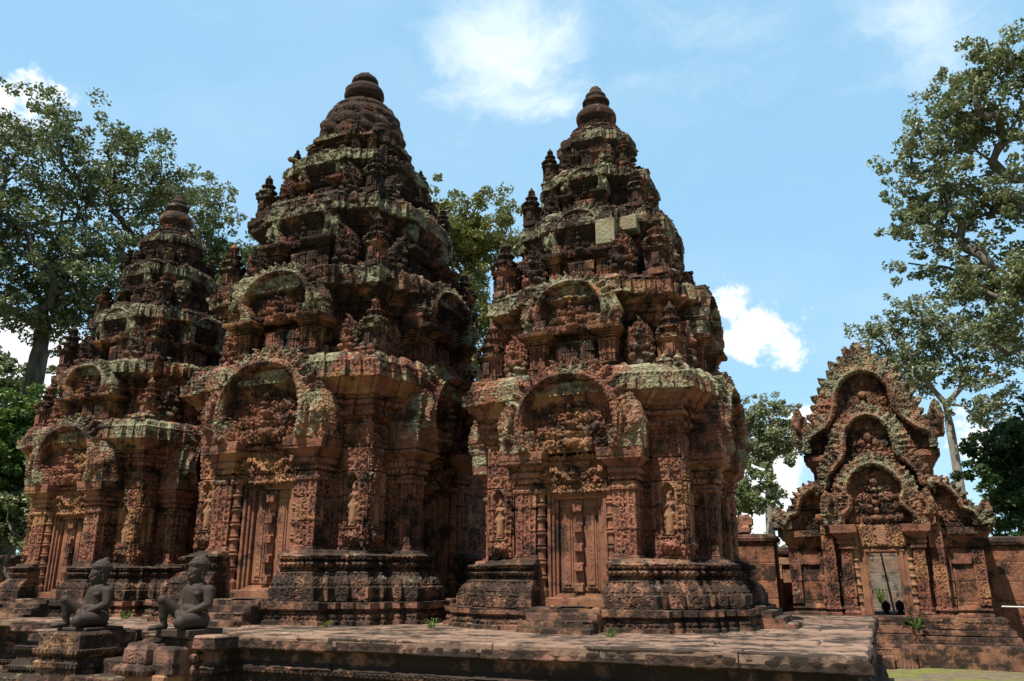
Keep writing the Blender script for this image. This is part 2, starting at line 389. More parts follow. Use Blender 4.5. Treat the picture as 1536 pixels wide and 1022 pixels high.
def pediment_mb(half, band=.065, flame=.2, leaf=.12, naga=True, front=0.0, depth=.42, res=.013, apex=0.0, tymp_recess=.10, seed=1, tail=None, one_side=False, fig=True, outer=None):
    rng = random.Random(seed)
    h = smooth_path(half, 6)
    path = h if one_side else np.concatenate([h[:-1], (h*[-1, 1])[::-1]])
    umax = np.abs(path[:, 0]).max()+.48; zmax = path[:, 1].max()+flame+apex+.12
    umin = path[:, 0].min()-.48
    U, Z = np.meshgrid(np.arange(umin, umax, res), np.arange(min(-.02, path[:, 1].min()-.02), zmax, res))
    d, par, tot = seg_dist(U, Z, path)
    closed = np.concatenate([path, [[path[-1, 0], -.03], [path[0, 0], -.03]]])
    ins = in_poly(U, Z, closed)
    lf = 1-np.abs(2*((par/leaf) % 1)-1)
    top = np.clip(1-np.abs(par/tot-.5)*3.2, 0, 1) if not one_side else par*0
    fl = flame*(.45+.55*lf**.8)+apex*np.clip(1-np.abs(par-tot/2)/.13, 0, 1)*1.0
    out_fl = (~ins) & (d < band+fl) & (Z > -.01)
    bnd = d < band
    if outer is not None:
        op = np.array(outer, float); op = np.concatenate([op[:-1], (op*[-1, 1])[::-1]])
        do, po, to = seg_dist(U, Z, op); io = in_poly(U, Z, np.concatenate([op, [[op[-1, 0], -.03], [op[0, 0], -.03]]]))
        lo = 1-np.abs(2*(((po-to/2)/leaf+.5) % 1)-1)
        spk = (do < flame*(.65+.7*np.abs(np.sin(np.floor((po-to/2)/leaf+.5)*7.77+seed)))*lo**.85*np.clip((Z-.1)/.3, .25, 1)) | (np.abs(U) < apex*.42*np.clip(1-(Z-op[:, 1].max())/apex, 0, 1))
        out_fl = (~ins) & (io | (spk & (Z > op[:, 1].min()+.02))); fl = np.full(U.shape, .45); par = np.where(d < .3, par, po)
    fl = fl*(.75+.45*np.abs(np.sin(np.floor(par/leaf)*12.9898*3.1+seed)))
    H = np.zeros(U.shape); A = np.zeros(U.shape+(3,))
    H[ins] = -tymp_recess; A[ins, 0] = .85
    # central figures and big scrolls in the tympanum
    if fig:
        zt_ = path[:, 1].max(); wu = np.abs(path[:, 0]).max(); spots = []
        for fz, cnt_, rr_ in ((.10, 4, .075), (.27, 3, .085), (.45, 3, .075), (.62, 2, .075), (.77, 1, .06)):
            for q_ in range(cnt_): spots += [(sg_*(q_+.75)*wu*.205*rng.uniform(.93, 1.07), fz*zt_+rng.uniform(-.015, .015), rr_*rng.uniform(.85, 1.1)) for sg_ in (-1, 1)]
        for cx, cz, r in spots:
            dd = np.hypot(U-cx, Z-cz); q = dd/r; an = np.arctan2(Z-cz, (U-cx)*np.sign(cx))
            hq = r*.60*np.sqrt(np.clip(1-q*q, 0, 1))*(.72+.28*np.cos(an+q*9))
            H = np.where(ins & (q < 1), np.maximum(H, -tymp_recess+.01+hq), H); A[ins & (q < 1), 0] = .75
        for cz, rx, rz_, hh in ((.12, .11, .07, .09), (.24, .06, .08, .12), (.36, .085, .07, .13), (.47, .05, .05, .15), (.57, .045, .05, .13), (.70, .075, .09, .08), (.84, .05, .06, .06)):
            q = np.hypot(U/rx, (Z-cz*zt_)/rz_); m_s = ins & (q < 1)
            H = np.where(m_s, np.maximum(H, -tymp_recess+hh*np.sqrt(np.clip(1-q*q, 0, 1))+.02), H); A[m_s, 0] = .2
    rg_ = .028 if outer is None else .014
    fr = .018+.06*np.clip(1-(d-band)/(fl+1e-6), 0, 1)+rg_*np.cos(((par/leaf) % 1-.5)*2*math.pi)
    H[out_fl] = fr[out_fl]; A[out_fl, 0] = .8; A[out_fl, 2] = .9
    bh = .065+.075*np.sqrt(np.clip(1-(d/band)**2, 0, 1)); bh -= .018*(np.abs(d-band*.5) < .012)
    H[bnd] = bh[bnd]; A[bnd, 0] = .35; A[bnd, 2] = .8
    mask = ins | out_fl | bnd
    if naga:
        ends = [(path[0], -1)] + ([] if one_side else [(path[-1], 1)])
        for (ex, ez), sg in ends:
            un = (U-ex)*sg; zn = Z-ez
            blk = (un > -.09) & (un < .33) & (zn > -.08) & (zn < .24)
            fan = in_poly(un, zn, [(-.06, .1), (.34, .12), (.36, .3), (.30, .52), (.22, .63), (.14, .55), (.05, .34)])
            ang = np.arctan2(zn-.02, un-.06); rad = np.hypot(un-.06, zn-.02)
            ridg = .035*np.abs(np.sin(ang*5.0+.4))
            neck = np.clip(1-np.abs(un-.17-.05*np.sin(zn*9))/.055, 0, 1)
            Hn = .045+ridg*np.clip(rad/.2, 0, 1)+.075*np.sqrt(neck)*(zn > .02)
            Hn = np.where(blk & ~fan, .04, Hn)
            sel = (blk | fan) & (zn+ez > -.015)
            H = np.where(sel & ~bnd, Hn, H); mask |= sel
            A[sel, 0] = .45; A[sel, 2] = .9
    mb = MB(); slab(mb, U, Z, H, mask, A, front, depth); return mb

PED_HALF = [(-.60, .04), (-.645, .2), (-.655, .38), (-.60, .58), (-.47, .78), (-.26, .91), (0, .95)]

# ------------------------------------------------------------------ stone figures (one continuous surface)
def caps_mesh(parts, voxel, name, mat, smooth_it=4):
    """parts: ('c', p0, p1, r0, r1) tapered limb or ('e', centre, radii[, rotation]) ; fused with a voxel remesh"""
    bm = bmesh.new()
    for p in parts:
        if p[0] == 'e':
            r = bmesh.ops.create_uvsphere(bm, u_segments=20, v_segments=12, radius=1)
            Mx = Matrix.Translation(p[1])@((Matrix.Rotation(p[3][1], 4, p[3][0])) if len(p) > 3 else Matrix())@Matrix.Diagonal((*p[2], 1))
            bmesh.ops.transform(bm, matrix=Mx, verts=r['verts'])
        elif p[0] == 'c':
            a, b = Vector(p[1]), Vector(p[2]); d = b-a
            r = bmesh.ops.create_cone(bm, cap_ends=True, segments=16, radius1=p[3], radius2=p[4], depth=d.length)
            bmesh.ops.transform(bm, matrix=Matrix.Translation((a+b)/2)@d.to_track_quat('Z', 'Y').to_matrix().to_4x4(), verts=r['verts'])
            for q, rr in ((a, p[3]), (b, p[4])):
                s = bmesh.ops.create_uvsphere(bm, u_segments=16, v_segments=10, radius=rr)
                bmesh.ops.transform(bm, matrix=Matrix.Translation(q), verts=s['verts'])
    me = bpy.data.meshes.new(name+'_tmp'); bm.to_mesh(me); bm.free()
    o = bpy.data.objects.new('tmp', me); C.objects.link(o)
    rm = o.modifiers.new('r', 'REMESH'); rm.mode = 'VOXEL'; rm.voxel_size = voxel; rm.use_smooth_shade = True
    sm = o.modifiers.new('s', 'SMOOTH'); sm.factor = .5; sm.iterations = smooth_it
    dg = bpy.context.evaluated_depsgraph_get(); dg.update()
    out = bpy.data.meshes.new_from_object(o.evaluated_get(dg)); out.name = name
    bpy.data.objects.remove(o); bpy.data.meshes.remove(me)
    out.materials.clear(); out.materials.append(mat)
    out.polygons.foreach_set('use_smooth', np.ones(len(out.polygons), bool))
    return out

def head_parts(c, s, yaw=0.0):
    """head facing -y, c = centre of the skull, s = head height"""
    def q(x, y, z): return (c[0]+x*s, c[1]+y*s, c[2]+z*s)
    P = [('e', q(0, 0, .06), (.36*s, .43*s, .44*s)), ('e', q(0, -.08, -.22), (.29*s, .32*s, .30*s)), ('e', q(0, -.22, -.40), (.14*s, .15*s, .10*s)),
         ('c', q(0, -.40, .04), q(0, -.47, -.13), .035*s, .07*s), ('e', q(0, -.40, -.255), (.15*s, .07*s, .035*s)), ('e', q(0, -.39, -.315), (.12*s, .07*s, .035*s)),
         ('e', q(0, -.40, -.205), (.17*s, .05*s, .018*s))]
    for k in (-1, 1):
        P += [('e', q(.16*k, -.355, .015), (.085*s, .05*s, .04*s)), ('c', q(.05*k, -.40, .10), q(.26*k, -.32, .10), .035*s, .03*s),
              ('e', q(.37*k, .03, -.04), (.05*s, .10*s, .19*s)), ('e', q(.39*k, .0, -.25), (.04*s, .06*s, .12*s)), ('e', q(.17*k, -.28, -.14), (.10*s, .08*s, .09*s))]
    return P

def hand_parts(wr, tip_dir, up_n, s):
    """palm and five bent fingers; wr = wrist, tip_dir along the hand, up_n = back of the hand"""
    w0 = Vector(wr); d = Vector(tip_dir).normalized(); n = Vector(up_n).normalized(); side = d.cross(n).normalized()
    P = [('e', w0+d*.045*s, (.042*s, .042*s, .022*s)), ('c', w0, w0+d*.07*s, .026*s, .03*s)]
    for k, (off, ln) in enumerate(((-.033, .062), (-.011, .072), (.011, .068), (.031, .052))):
        a = w0+d*.072*s+side*off*s; b = a+d*ln*.55*s+n*(-.006*s); e = b+d*ln*.35*s-n*.026*s
        P += [('c', a, b, .0115*s, .0105*s), ('c', b, e, .0105*s, .009*s)]
    a = w0+d*.02*s-side*.03*s; b = a+d*.03*s-side*.022*s; P += [('c', a, b, .013*s, .012*s), ('c', b, b+d*.028*s-n*.008*s, .012*s, .010*s)]
    return P

def guardian_mesh():
    """seated guardian facing -y: right knee (-x) raised, left leg (+x) folded flat, hands in the lap"""
    P = [('e', (0, .02, .10), (.165, .14, .10)), ('c', (0, .03, .12), (0, .00, .25), .135, .125), ('e', (0, -.055, .215), (.125, .095, .09)),
         ('c', (0, .0, .28), (0, .01, .40), .13, .14), ('e', (-.055, -.055, .385), (.075, .055, .055)), ('e', (.055, -.055, .385), (.075, .055, .055)),
         ('e', (0, .03, .43), (.185, .095, .07)), ('c', (0, .02, .45), (0, .0, .53), .075, .068)]
    # right arm (-x): upper arm down, forearm across to the lap, hand on the shin
    P += [('e', (-.175, .02, .425), (.062, .062, .062)), ('c', (-.19, .02, .42), (-.205, -.03, .275), .062, .050), ('c', (-.205, -.03, .275), (-.085, -.165, .185), .050, .032)]
    P += hand_parts((-.085, -.165, .185), (.9, -.45, -.35), (-.2, -.3, .9), 1.0)
    P += [('e', (.175, .02, .425), (.062, .062, .062)), ('c', (.19, .02, .42), (.22, .0, .27), .064, .052), ('c', (.22, .0, .27), (.075, -.15, .175), .052, .032)]
    P += hand_parts((.075, -.15, .175), (-.9, -.4, -.25), (.1, -.3, .95), 1.0)
    # right leg raised
    P += [('c', (-.09, -.02, .10), (-.19, -.30, .315), .082, .058), ('c', (-.19, -.30, .315), (-.185, -.255, .05), .056, .036), ('e', (-.19, -.305, .32), (.058, .058, .058)),
          ('e', (-.19, -.27, .16), (.048, .052, .085)), ('c', (-.185, -.24, .035), (-.20, -.40, .022), .035, .030), ('e', (-.20, -.385, .02), (.045, .05, .022))]
    # left leg folded, knee forward, shin back under the thigh
    P += [('c', (.10, .02, .10), (.13, -.27, .085), .095, .072), ('e', (.13, -.28, .08), (.072, .07, .072)), ('c', (.13, -.27, .055), (.03, .04, .045), .055, .042), ('c', (.05, .06, .035), (.0, .14, .03), .04, .03)]
    P += head_parts((0, -.02, .625), .255)
    P += [('e', (0, .02, .03), (.15, .15, .03))]
    P += [('c', (-.14, -.10, .15), (.14, -.10, .15), .018, .018)]
    body = caps_mesh(P, .0068, 'guardian_body', M_STAT, 2)
    hair = [('e', (0, .0, .715), (.116, .130, .062)), ('c', (0, .0, .69), (0, .0, .70), .115, .115), ('e', (0, .03, .785), (.048, .055, .042)), ('e', (0.01, .045, .812), (.034, .04, .024))]
    hm = caps_mesh(hair, .0065, 'guardian_hair', M_STAT, 2)
    n = len(hm.vertices); co = np.zeros(n*3, np.float32); hm.vertices.foreach_get('co', co); co = co.reshape(-1, 3)
    a = np.zeros((n, 3), np.float32); a[:, 0] = co[:, 2] < .775
    hm.attributes.new('sc', 'FLOAT_VECTOR', 'POINT').data.foreach_set('vector', a.ravel())
    return body, hm

def devata_mesh():
    """standing woman in a long skirt, .56 tall, facing -y, arms at the chest and hip"""
    P = [('c', (0, 0, .03), (0, 0, .25), .060, .062), ('c', (-.02, 0, .25), (.0, 0, .31), .064, .052), ('c', (0, 0, .31), (0, 0, .36), .044, .048), ('e', (0, 0, .40), (.066, .042, .045)),
         ('e', (-.028, -.03, .385), (.024, .024, .024)), ('e', (.028, -.03, .385), (.024, .024, .024)), ('c', (0, 0, .42), (0, 0, .45), .020, .020),
         ('c', (-.066, 0, .415), (-.088, -.01, .33), .021, .018), ('c', (-.088, -.01, .33), (-.03, -.045, .385), .018, .014), ('e', (-.02, -.05, .39), (.018, .012, .02)),
         ('c', (.066, 0, .415), (.09, 0, .32), .021, .018), ('c', (.09, 0, .32), (.10, -.015, .22), .017, .013), ('e', (.10, -.02, .20), (.014, .012, .024)),
         ('e', (-.025, -.035, .012), (.022, .045, .014)), ('e', (.025, -.035, .012), (.022, .045, .014)), ('c', (0, -.03, .30), (.01, -.05, .05), .018, .022), ('c', (-.05, -.02, .27), (.05, -.02, .27), .03, .03),
         ('e', (0, .005, .535), (.032, .034, .035)), ('c', (0, 0.005, .55), (0, .005, .585), .022, .010)]
    P += head_parts((0, -.002, .487), .085)
    return caps_mesh(P, .0065, 'devata', M_FIG, 2)

# ------------------------------------------------------------------ shared temple parts (front faces -y, p = distance from the tower axis)
P_SHAFT = sym([(1.30, 1.30), (.92, 1.24)])
P_CORN = sym([(1.30, 1.30), (1.06, 1.345), (.90, 1.42), (.62, 1.46)])
def p_base():
    side = [(-1.30, -1.30), (-1.08, -1.30), (-1.08, -1.36), (-.90, -1.36), (-.90, -1.48), (-.84, -1.48), (-.84, -1.66), (-.47, -1.66), (-.47, -1.36)]
    full = side+[(-x, y) for x, y in side[::-1]]; wt1 = [1, 1, 1, 1, 1, 1, 1, .12, 0, .12, 1, 1, 1, 1, 1, 1, 1]
    full = full[:-1]; pts, ww = [], []
    for k in range(4):
        c, s = math.cos(k*math.pi/2), math.sin(k*math.pi/2)
        for x, y in full: pts.append((x*c-y*s, x*s+y*c))
        ww += wt1
    return pts, ww
PB, PBW = p_base()
P_PLINTH = sym([(1.30, 1.30), (1.12, 1.36), (.96, 1.46), (.86, 1.62)])

def mk_plinth():
    m = MB(); loft(m, P_PLINTH, [(-.03, .36), (.05, .36, 0, .2), (.06, .32), (.09, .33, .3, .6), (.13, .32, .3, .6), (.15, .29), (.17, .345), (.24, .345, .1), (.245, .1), (.245, -.2)], .024)
    return m.mesh('plinth', M_BASE)
def mk_base():
    m = MB(); loft(m, PB, [(.24, .21), (.25, .22), (.39, .22, .55), (.40, .19), (.415, .195, 0, .8), (.44, .19, .3, .8), (.49, .165, .6), (.53, .12, .6), (.55, .12, .2, .9), (.57, .07), (.60, .045), (.615, .085, 0, .9), (.65, .105, 0, .9),
        (.67, .075), (.69, .05), (.70, .10, .2, 1), (.735, .115, .2, 1), (.755, .085), (.765, .03), (.79, .02), (.80, -.02), (.80, -.15)], .022, PBW)
    return m.mesh('base_mouldings', M_BASE)
def mk_wall():
    m = MB(); loft(m, P_SHAFT, [(.70, 0, 1), (2.36, 0, 1), (2.40, 0, 1)], .019)
    return m.mesh('wall', M_SAND)
def mk_cornice():
    m = MB(); loft(m, P_CORN, [(2.34, -.02), (2.37, .02), (2.38, .06, 0, .6), (2.43, .065, 0, .6), (2.445, .02), (2.50, .03), (2.51, .08, 0, .8), (2.56, .09, 0, .8), (2.57, .04), (2.62, .06), (2.63, .11, 0, .5), (2.68, .12), (2.70, .15),
        (2.76, .205, .3, 0, .2), (2.795, .235, .3, 0, .3), (2.80, .265, 0, 0, 1), (2.95, .27, .6, .3, 1), (2.96, .225, 0, 0, .8), (3.01, .235, .2, .9, 1), (3.03, .20, 0, 0, .8), (3.10, .175, .5, 0, .9), (3.15, .12, 0, 0, .6), (3.16, -.25, 0, 0, .4)], .022)
    rng = random.Random(5)
    crest_row(m, 1.40, 3.12, rng, .22)
    return m.mesh('cornice', M_SAND)
def crest_row(m, hw, z, rng, size):
    for k in range(4):
        c, s = math.cos(k*math.pi/2), math.sin(k*math.pi/2)
        t = -hw
        while t < hw:
            wd = size*rng.uniform(.35, .9)
            if rng.random() < .72:
                b = MB(); hh = size*rng.uniform(.25, .75)
                box(b, t, t+wd, -hw-.02+rng.uniform(-.02, .05), -hw+.22, z-.02, z+hh, .035, .035, (.5, 0, .5))
                b.xform(Matrix.Rotation(k*math.pi/2, 4, 'Z')@Matrix.Rotation(rng.uniform(-.04, .04), 4, 'X'))
                for v, f, a in zip(b.v, b.f, b.a): m.raw(v, f, a)
            t += wd+rng.uniform(.0, .06)

def mk_pilaster(u0=.50, u1=.78, p0=1.15, p1=1.58):
    m = MB(); loft(m, rect(u0, u1, -p1, -p0), [(.60, .0), (.78, .0), (.79, .03, 0, .5), (.84, .03), (.86, .0), (.88, 0, 1), (1.60, 0, 1), (1.61, .025), (1.64, .03, 0, .5), (1.66, .0), (1.72, .0, .4), (1.73, .03), (1.77, .035, 0, .8), (1.79, .01), (1.81, .05),
        (1.86, .055, 0, .6), (1.875, .03), (1.93, .085), (1.96, .125), (1.965, .14), (2.10, .145, .15), (2.105, .1), (2.105, -.12)], .02)
    return m.mesh('pilaster', M_SAND)
def mk_colonnette():
    m = MB(); pr = [(.28, .075), (.46, .075), (.47, .06)]
    z = .48
    while z < 1.52:
        pr += [(z, .05), (z+.085, .048), (z+.09, .064), (z+.105, .068), (z+.12, .064), (z+.125, .05), (z+.137, .05), (z+.142, .06), (z+.155, .06), (z+.16, .05)]; z += .175
    pr += [(1.58, .05), (1.6, .075), (1.66, .075)]
    lathe(m, pr, 16, (.455, -1.50), .02)
    return m.mesh('colonnette', M_DOOR)
def mk_door():
    """closed stone door: two leaves, carved centre strip with square bosses"""
    m = MB(); p = 1.36
    box(m, -.26, .26, -p, -p+.12, .40, 1.53, .02, .004, (.0, 0, 0))
    for k in (-1, 1):
        x = .155*k
        box(m, x-.095, x+.095, -p-.012, -p+.05, .43, 1.50, .02, .006, (0, .25, 0)); box(m, x-.068, x+.068, -p-.024, -p+.05, .46, 1.47, .02, .006, (0, 0, 0))
        box(m, x-.040, x+.040, -p-.036, -p+.05, .50, 1.43, .012, .006, (1, 0, 0))
    box(m, -.050, .050, -p-.034, -p+.05, .41, 1.52, .02, .005, (.4, 0, 0))
    return m.mesh('false_door', M_DOOR)
def mk_boss(z):
    m = MB(); box(m, -.055, .055, -1.455, -1.38, z-.05, z+.05, .014, .008, (.55, 0, 0)); return m.mesh('boss', M_DOOR)
def mk_frame():
    m = MB(); p = 1.36
    for i, (a, pr) in enumerate(((.265, .055), (.305, .085), (.345, .12))):
        b = a+.042; zt = 1.53+(a-.265)*.9; zb = .40-(a-.265)*.6
        for k in (-1, 1): box(m, min(a*k, b*k), max(a*k, b*k), -p-pr, -p+.1, zb, zt+.04, .025, .006)
        box(m, -b-.0015*(i+1), b+.0015*(i+1), -p-pr-.002, -p+.1, zt, zt+.043, .025, .006); box(m, -b-.0015*(i+1), b+.0015*(i+1), -p-pr-.002, -p+.1, zb-.03, zb+.004, .025, .006)
    box(m, -.42, .42, -1.56, -1.3, .235, .36, .03, .01)
    return m.mesh('door_frame', M_DOOR)
def mk_lintel():
    U, Z = np.meshgrid(np.arange(-.56, .56, .012), np.arange(1.60, 2.08, .012)); H = np.zeros(U.shape); A = np.zeros(U.shape+(3,)); A[..., 0] = 1.0
    path = smooth_path([(-.5, 1.74), (-.42, 1.84), (-.27, 1.88), (-.13, 1.80), (0, 1.76), (.13, 1.80), (.27, 1.88), (.42, 1.84), (.5, 1.74)], 5)
    d, par, tot = seg_dist(U, Z, path); H += .045*np.sqrt(np.clip(1-(d/.035)**2, 0, 1))
    q = np.hypot(U, (Z-1.84)*.8)/.07; H = np.maximum(H, .06*np.sqrt(np.clip(1-q*q, 0, 1)))
    for s in (-1, 1):
        q = np.hypot(U-.27*s, Z-1.76)/.06; H = np.maximum(H, .04*np.sqrt(np.clip(1-q*q, 0, 1)))
    H += .02*(Z > 2.03)+.02*(Z < 1.63)
    m = MB(); slab(m, U, Z, H, np.ones(U.shape, bool), A, 1.50, .3); return m.mesh('lintel', M_SAND)
def mk_niche():
    """arched recess with flame top, lotus pedestal below, on the corner pier"""
    U, Z = np.meshgrid(np.arange(-.17, .1701, .010), np.arange(.83, 2.30, .010)); H = np.full(U.shape, .026); A = np.zeros(U.shape+(3,)); A[..., 0] = .8
    au = np.abs(U); rec = (au < .088) & (Z > 1.06) & (Z < 1.60+.10*(1-np.clip(au/.088, 0, 1)**1.4))
    H = np.where(rec, -.055, H); A[rec, 0] = .1
    rim = (~rec) & (au < .115) & (Z > 1.04) & (Z < 1.64+.14*(1-np.clip(au/.115, 0, 1)**1.2)); H = np.where(rim, .05, H); A[rim, 0] = .2
    fl = (~rec) & (~rim) & (Z > 1.55) & (au < .15*np.clip((2.02-Z)/.42, 0, 1)); H = np.where(fl, .05, H)
    ped = (au < .115) & (Z > .87) & (Z < 1.05); H = np.where(ped, .05+.03*np.cos((Z-.96)*30), H)
    m = MB(); slab(m, U, Z, H, np.ones(U.shape, bool), A, 1.30, .08); return m.mesh('niche', M_SAND)
def mk_steps():
    m = MB()
    for i in range(4):
        box(m, -.44+.002*i, .44-.002*i, -2.36+.12*i, -1.5, -.02, .075*(i+1)-.015 if i < 3 else .262, .03, .012, (0, .25*(i % 2), 0))
    return m.mesh('steps', M_BASE)
def mk_antefix():
    """miniature tower set on a cornice corner: about .30 wide, .62 tall"""
    m = MB()
    pl = sym([(.10, .10), (.065, .125)])
    loft(m, pl, [(-.03, .03), (.03, .03), (.04, .012), (.07, .02), (.08, 0), (.22, 0, .7), (.235, .02), (.25, .045), (.285, .05, .4, 0, .8), (.30, .0), (.31, -.01), (.35, -.012), (.36, .018), (.385, .02, 0, .6, .7), (.40, -.03), (.44, -.03), (.45, -.008), (.47, -.008), (.485, -.05), (.52, -.05), (.53, -.04), (.545, -.08), (.56, -.10)], .02)
    lathe(m, [(.52, .03), (.545, .06), (.57, .065), (.60, .04), (.61, .02), (.64, .012), (.65, 0)], 14, (0, 0), .015)
    for k in range(4):
        b = MB(); box(b, -.05, .05, -.165, -.08, .06, .20, .02, .01, (.6, 0, 0)); box(b, -.06, .06, -.175, -.1, .19, .27, .02, .03, (.6, 0, .5)); box(b, .09, .16, -.16, -.09, .27, .36, .02, .03, (.5, 0, .5))
        b.xform(Matrix.Rotation(k*math.pi/2, 4, 'Z'))
        for v, f, a in zip(b.v, b.f, b.a): m.raw(v, f, a)
    return m.mesh('antefix', M_SAND)
def mk_stele(seed):
    """flame-edged slab with a seated guardian in relief, .34 wide, .55 tall"""
    U, Z = np.meshgrid(np.arange(-.22, .2201, .010), np.arange(-.03, .62, .010)); au = np.abs(U)
    edge = .165*np.sqrt(np.clip(1-(np.clip(Z-.22, 0, 1)/.36)**2, 0, 1))+.018*np.abs(np.sin(Z*34))*(Z > .2)
    mask = (au < edge) | ((Z < .1) & (au < .17))
    H = .02+.06*np.clip(1-au/.17, 0, 1); A = np.zeros(U.shape+(3,)); A[..., 0] = .9; A[..., 2] = .35
    for (cx, cz, r, hh) in ((0, .36, .055, .13), (0, .22, .085, .12), (-.08, .12, .06, .13), (.08, .12, .06, .13), (0, .43, .04, .10), (-.09, .24, .035, .09), (.09, .24, .035, .09), (0, .05, .15, .06)):
        q = np.hypot(U-cx, Z-cz)/r; s = q < 1; H = np.where(s, np.maximum(H, hh*np.sqrt(np.clip(1-q*q, 0, 1))+.02), H); A[s, 0] = .25
    m = MB(); slab(m, U, Z, H, mask, A, 0.0, .14); return m.mesh('guardian_relief', M_SAND)
def mk_vase():
    m = MB(); lathe(m, [(-.04, .18), (0, .24), (.03, .26), (.05, .25), (.07, .28), (.13, .315), (.20, .318), (.27, .29), (.31, .25), (.33, .19), (.35, .175), (.41, .175), (.43, .215), (.47, .22), (.50, .20), (.53, .16), (.55, .15), (.57, .16), (.60, .15), (.63, .12), (.65, .10), (.70, .09), (.74, .06), (.76, 0)], 40, (0, 0), .025)
    return m.mesh('finial_vase', M_SAND)
def mk_flat_vase():
    m = MB(); lathe(m, [(-.04, .26), (.03, .27), (.06, .33), (.10, .41), (.20, .45), (.32, .44), (.42, .37), (.46, .28), (.49, .25), (.52, .28), (.58, .30), (.66, .28), (.71, .22), (.74, .2), (.76, 0)], 44, (0, 0), .025)
    box(m, -.02, .09, -.06, .05, .73, .87, .03, .025)
    return m.mesh('finial_vase', M_SAND)
def petals(m, rows, seed):
    rng = random.Random(seed)
    for z, r, hh, n in rows:
        for i in range(n):
            if rng.random() < .07: continue
            a = (i+rng.uniform(-.1, .1))/n*2*math.pi; wd = 2*math.pi*r/n*.42; b = MB(); hq = hh*rng.uniform(.8, 1.15)
            loft(b, rect(-wd, wd, -.05, .05), [(-.03, -.01), (0, .0, .5), (hq*.5, .012, .5), (hq*.8, -.012, .5, 0, .3), (hq, -.045)], .025)
            b.xform(Matrix.Rotation(a, 4, 'Z')@Matrix.Translation((0, -r-.005, z-hh*.3))@Matrix.Rotation(rng.uniform(-.3, .05), 4, 'X'))
            for v, f, q in zip(b.v, b.f, b.a): m.raw(v, f, q)
def mk_lotus(r0, h):
    """scalloped lotus dome with overhanging petals"""
    m = MB(); f = lambda z, th: 1+(.075*np.abs(np.cos(th*7+(z > .5)*.8))+.05*np.sin(th*5+z*9)*np.sin(z*11+th*3))*np.clip(1.25-z/h, 0, 1)
    lathe(m, [(-.03, .62), (.05, .68), (.09, .79), (.16, .85), (.27, .87), (.31, .82), (.42, .84), (.52, .81), (.56, .76), (.64, .765), (.73, .72), (.77, .66), (.84, .65), (.90, .60), (.93, .53), (.96, .53), (.99, .45), (1.01, .33), (1.04, .32), (1.045, 0)], 112, (0, 0), .025, f)
    petals(m, ((.12, .83, .17, 30), (.36, .82, .14, 28), (.60, .74, .12, 26), (.79, .63, .08, 26)), 3)
    m.xform(Matrix.Diagonal((.86, .86, 1, 1)))
    return m.mesh('lotus_dome', M_SAND)

def mk_bud():
    m = MB(); f = lambda z, th: 1+.10*np.abs(np.cos(th*6+(z > .12)*.8))*np.clip(1.3-z/.34, 0, 1)
    lathe(m, [(-.04, .44), (.03, .46), (.09, .45), (.11, .38), (.14, .39), (.20, .37), (.22, .31), (.25, .32), (.29, .29), (.30, .24), (.34, .22), (.345, 0)], 60, (0, 0), .02, f)
    petals(m, ((.04, .45, .10, 22), (.15, .37, .08, 20), (.25, .30, .06, 18)), 5)
    return m.mesh('lotus_crown', M_SAND)

ME = dict(plinth=mk_plinth(), base=mk_base(), wall=mk_wall(), cornice=mk_cornice(), pil=mk_pilaster(), pil2=mk_pilaster(-.78, -.50), col=mk_colonnette(), door=mk_door(), frame=mk_frame(),
          lintel=mk_lintel(), niche=mk_niche(), steps=mk_steps(), antefix=mk_antefix(), stele=mk_stele(1), vase=mk_vase(), fvase=mk_flat_vase(),
          ped=pediment_mb(PED_HALF, front=1.70, depth=.45).mesh('pediment', M_SAND), ped2=pediment_mb(PED_HALF, front=0, depth=.40, res=.018, seed=7, tymp_recess=.075, band=.055).mesh('pediment', M_SAND))
m_ = MB(); lathe(m_, [(.28, .075), (.46, .075)], 8); ME['boss'] = [mk_boss(z) for z in (.47, .71, .94, 1.17, 1.42)]
_c = [v.copy() for v in ()]
def mirrored_col():
    me = ME['col'].copy(); n = len(me.vertices); co = np.zeros(n*3, np.float32); me.vertices.foreach_get('co', co); co = co.reshape(-1, 3); co[:, 0] -= .91; me.vertices.foreach_set('co', co.ravel()); me.update(); return me
ME['col2'] = mirrored_col(); ME['tdoor'] = ME['door'].copy(); ME['tdoor'].materials[0] = M_SAND
ME['devata'] = devata_mesh()

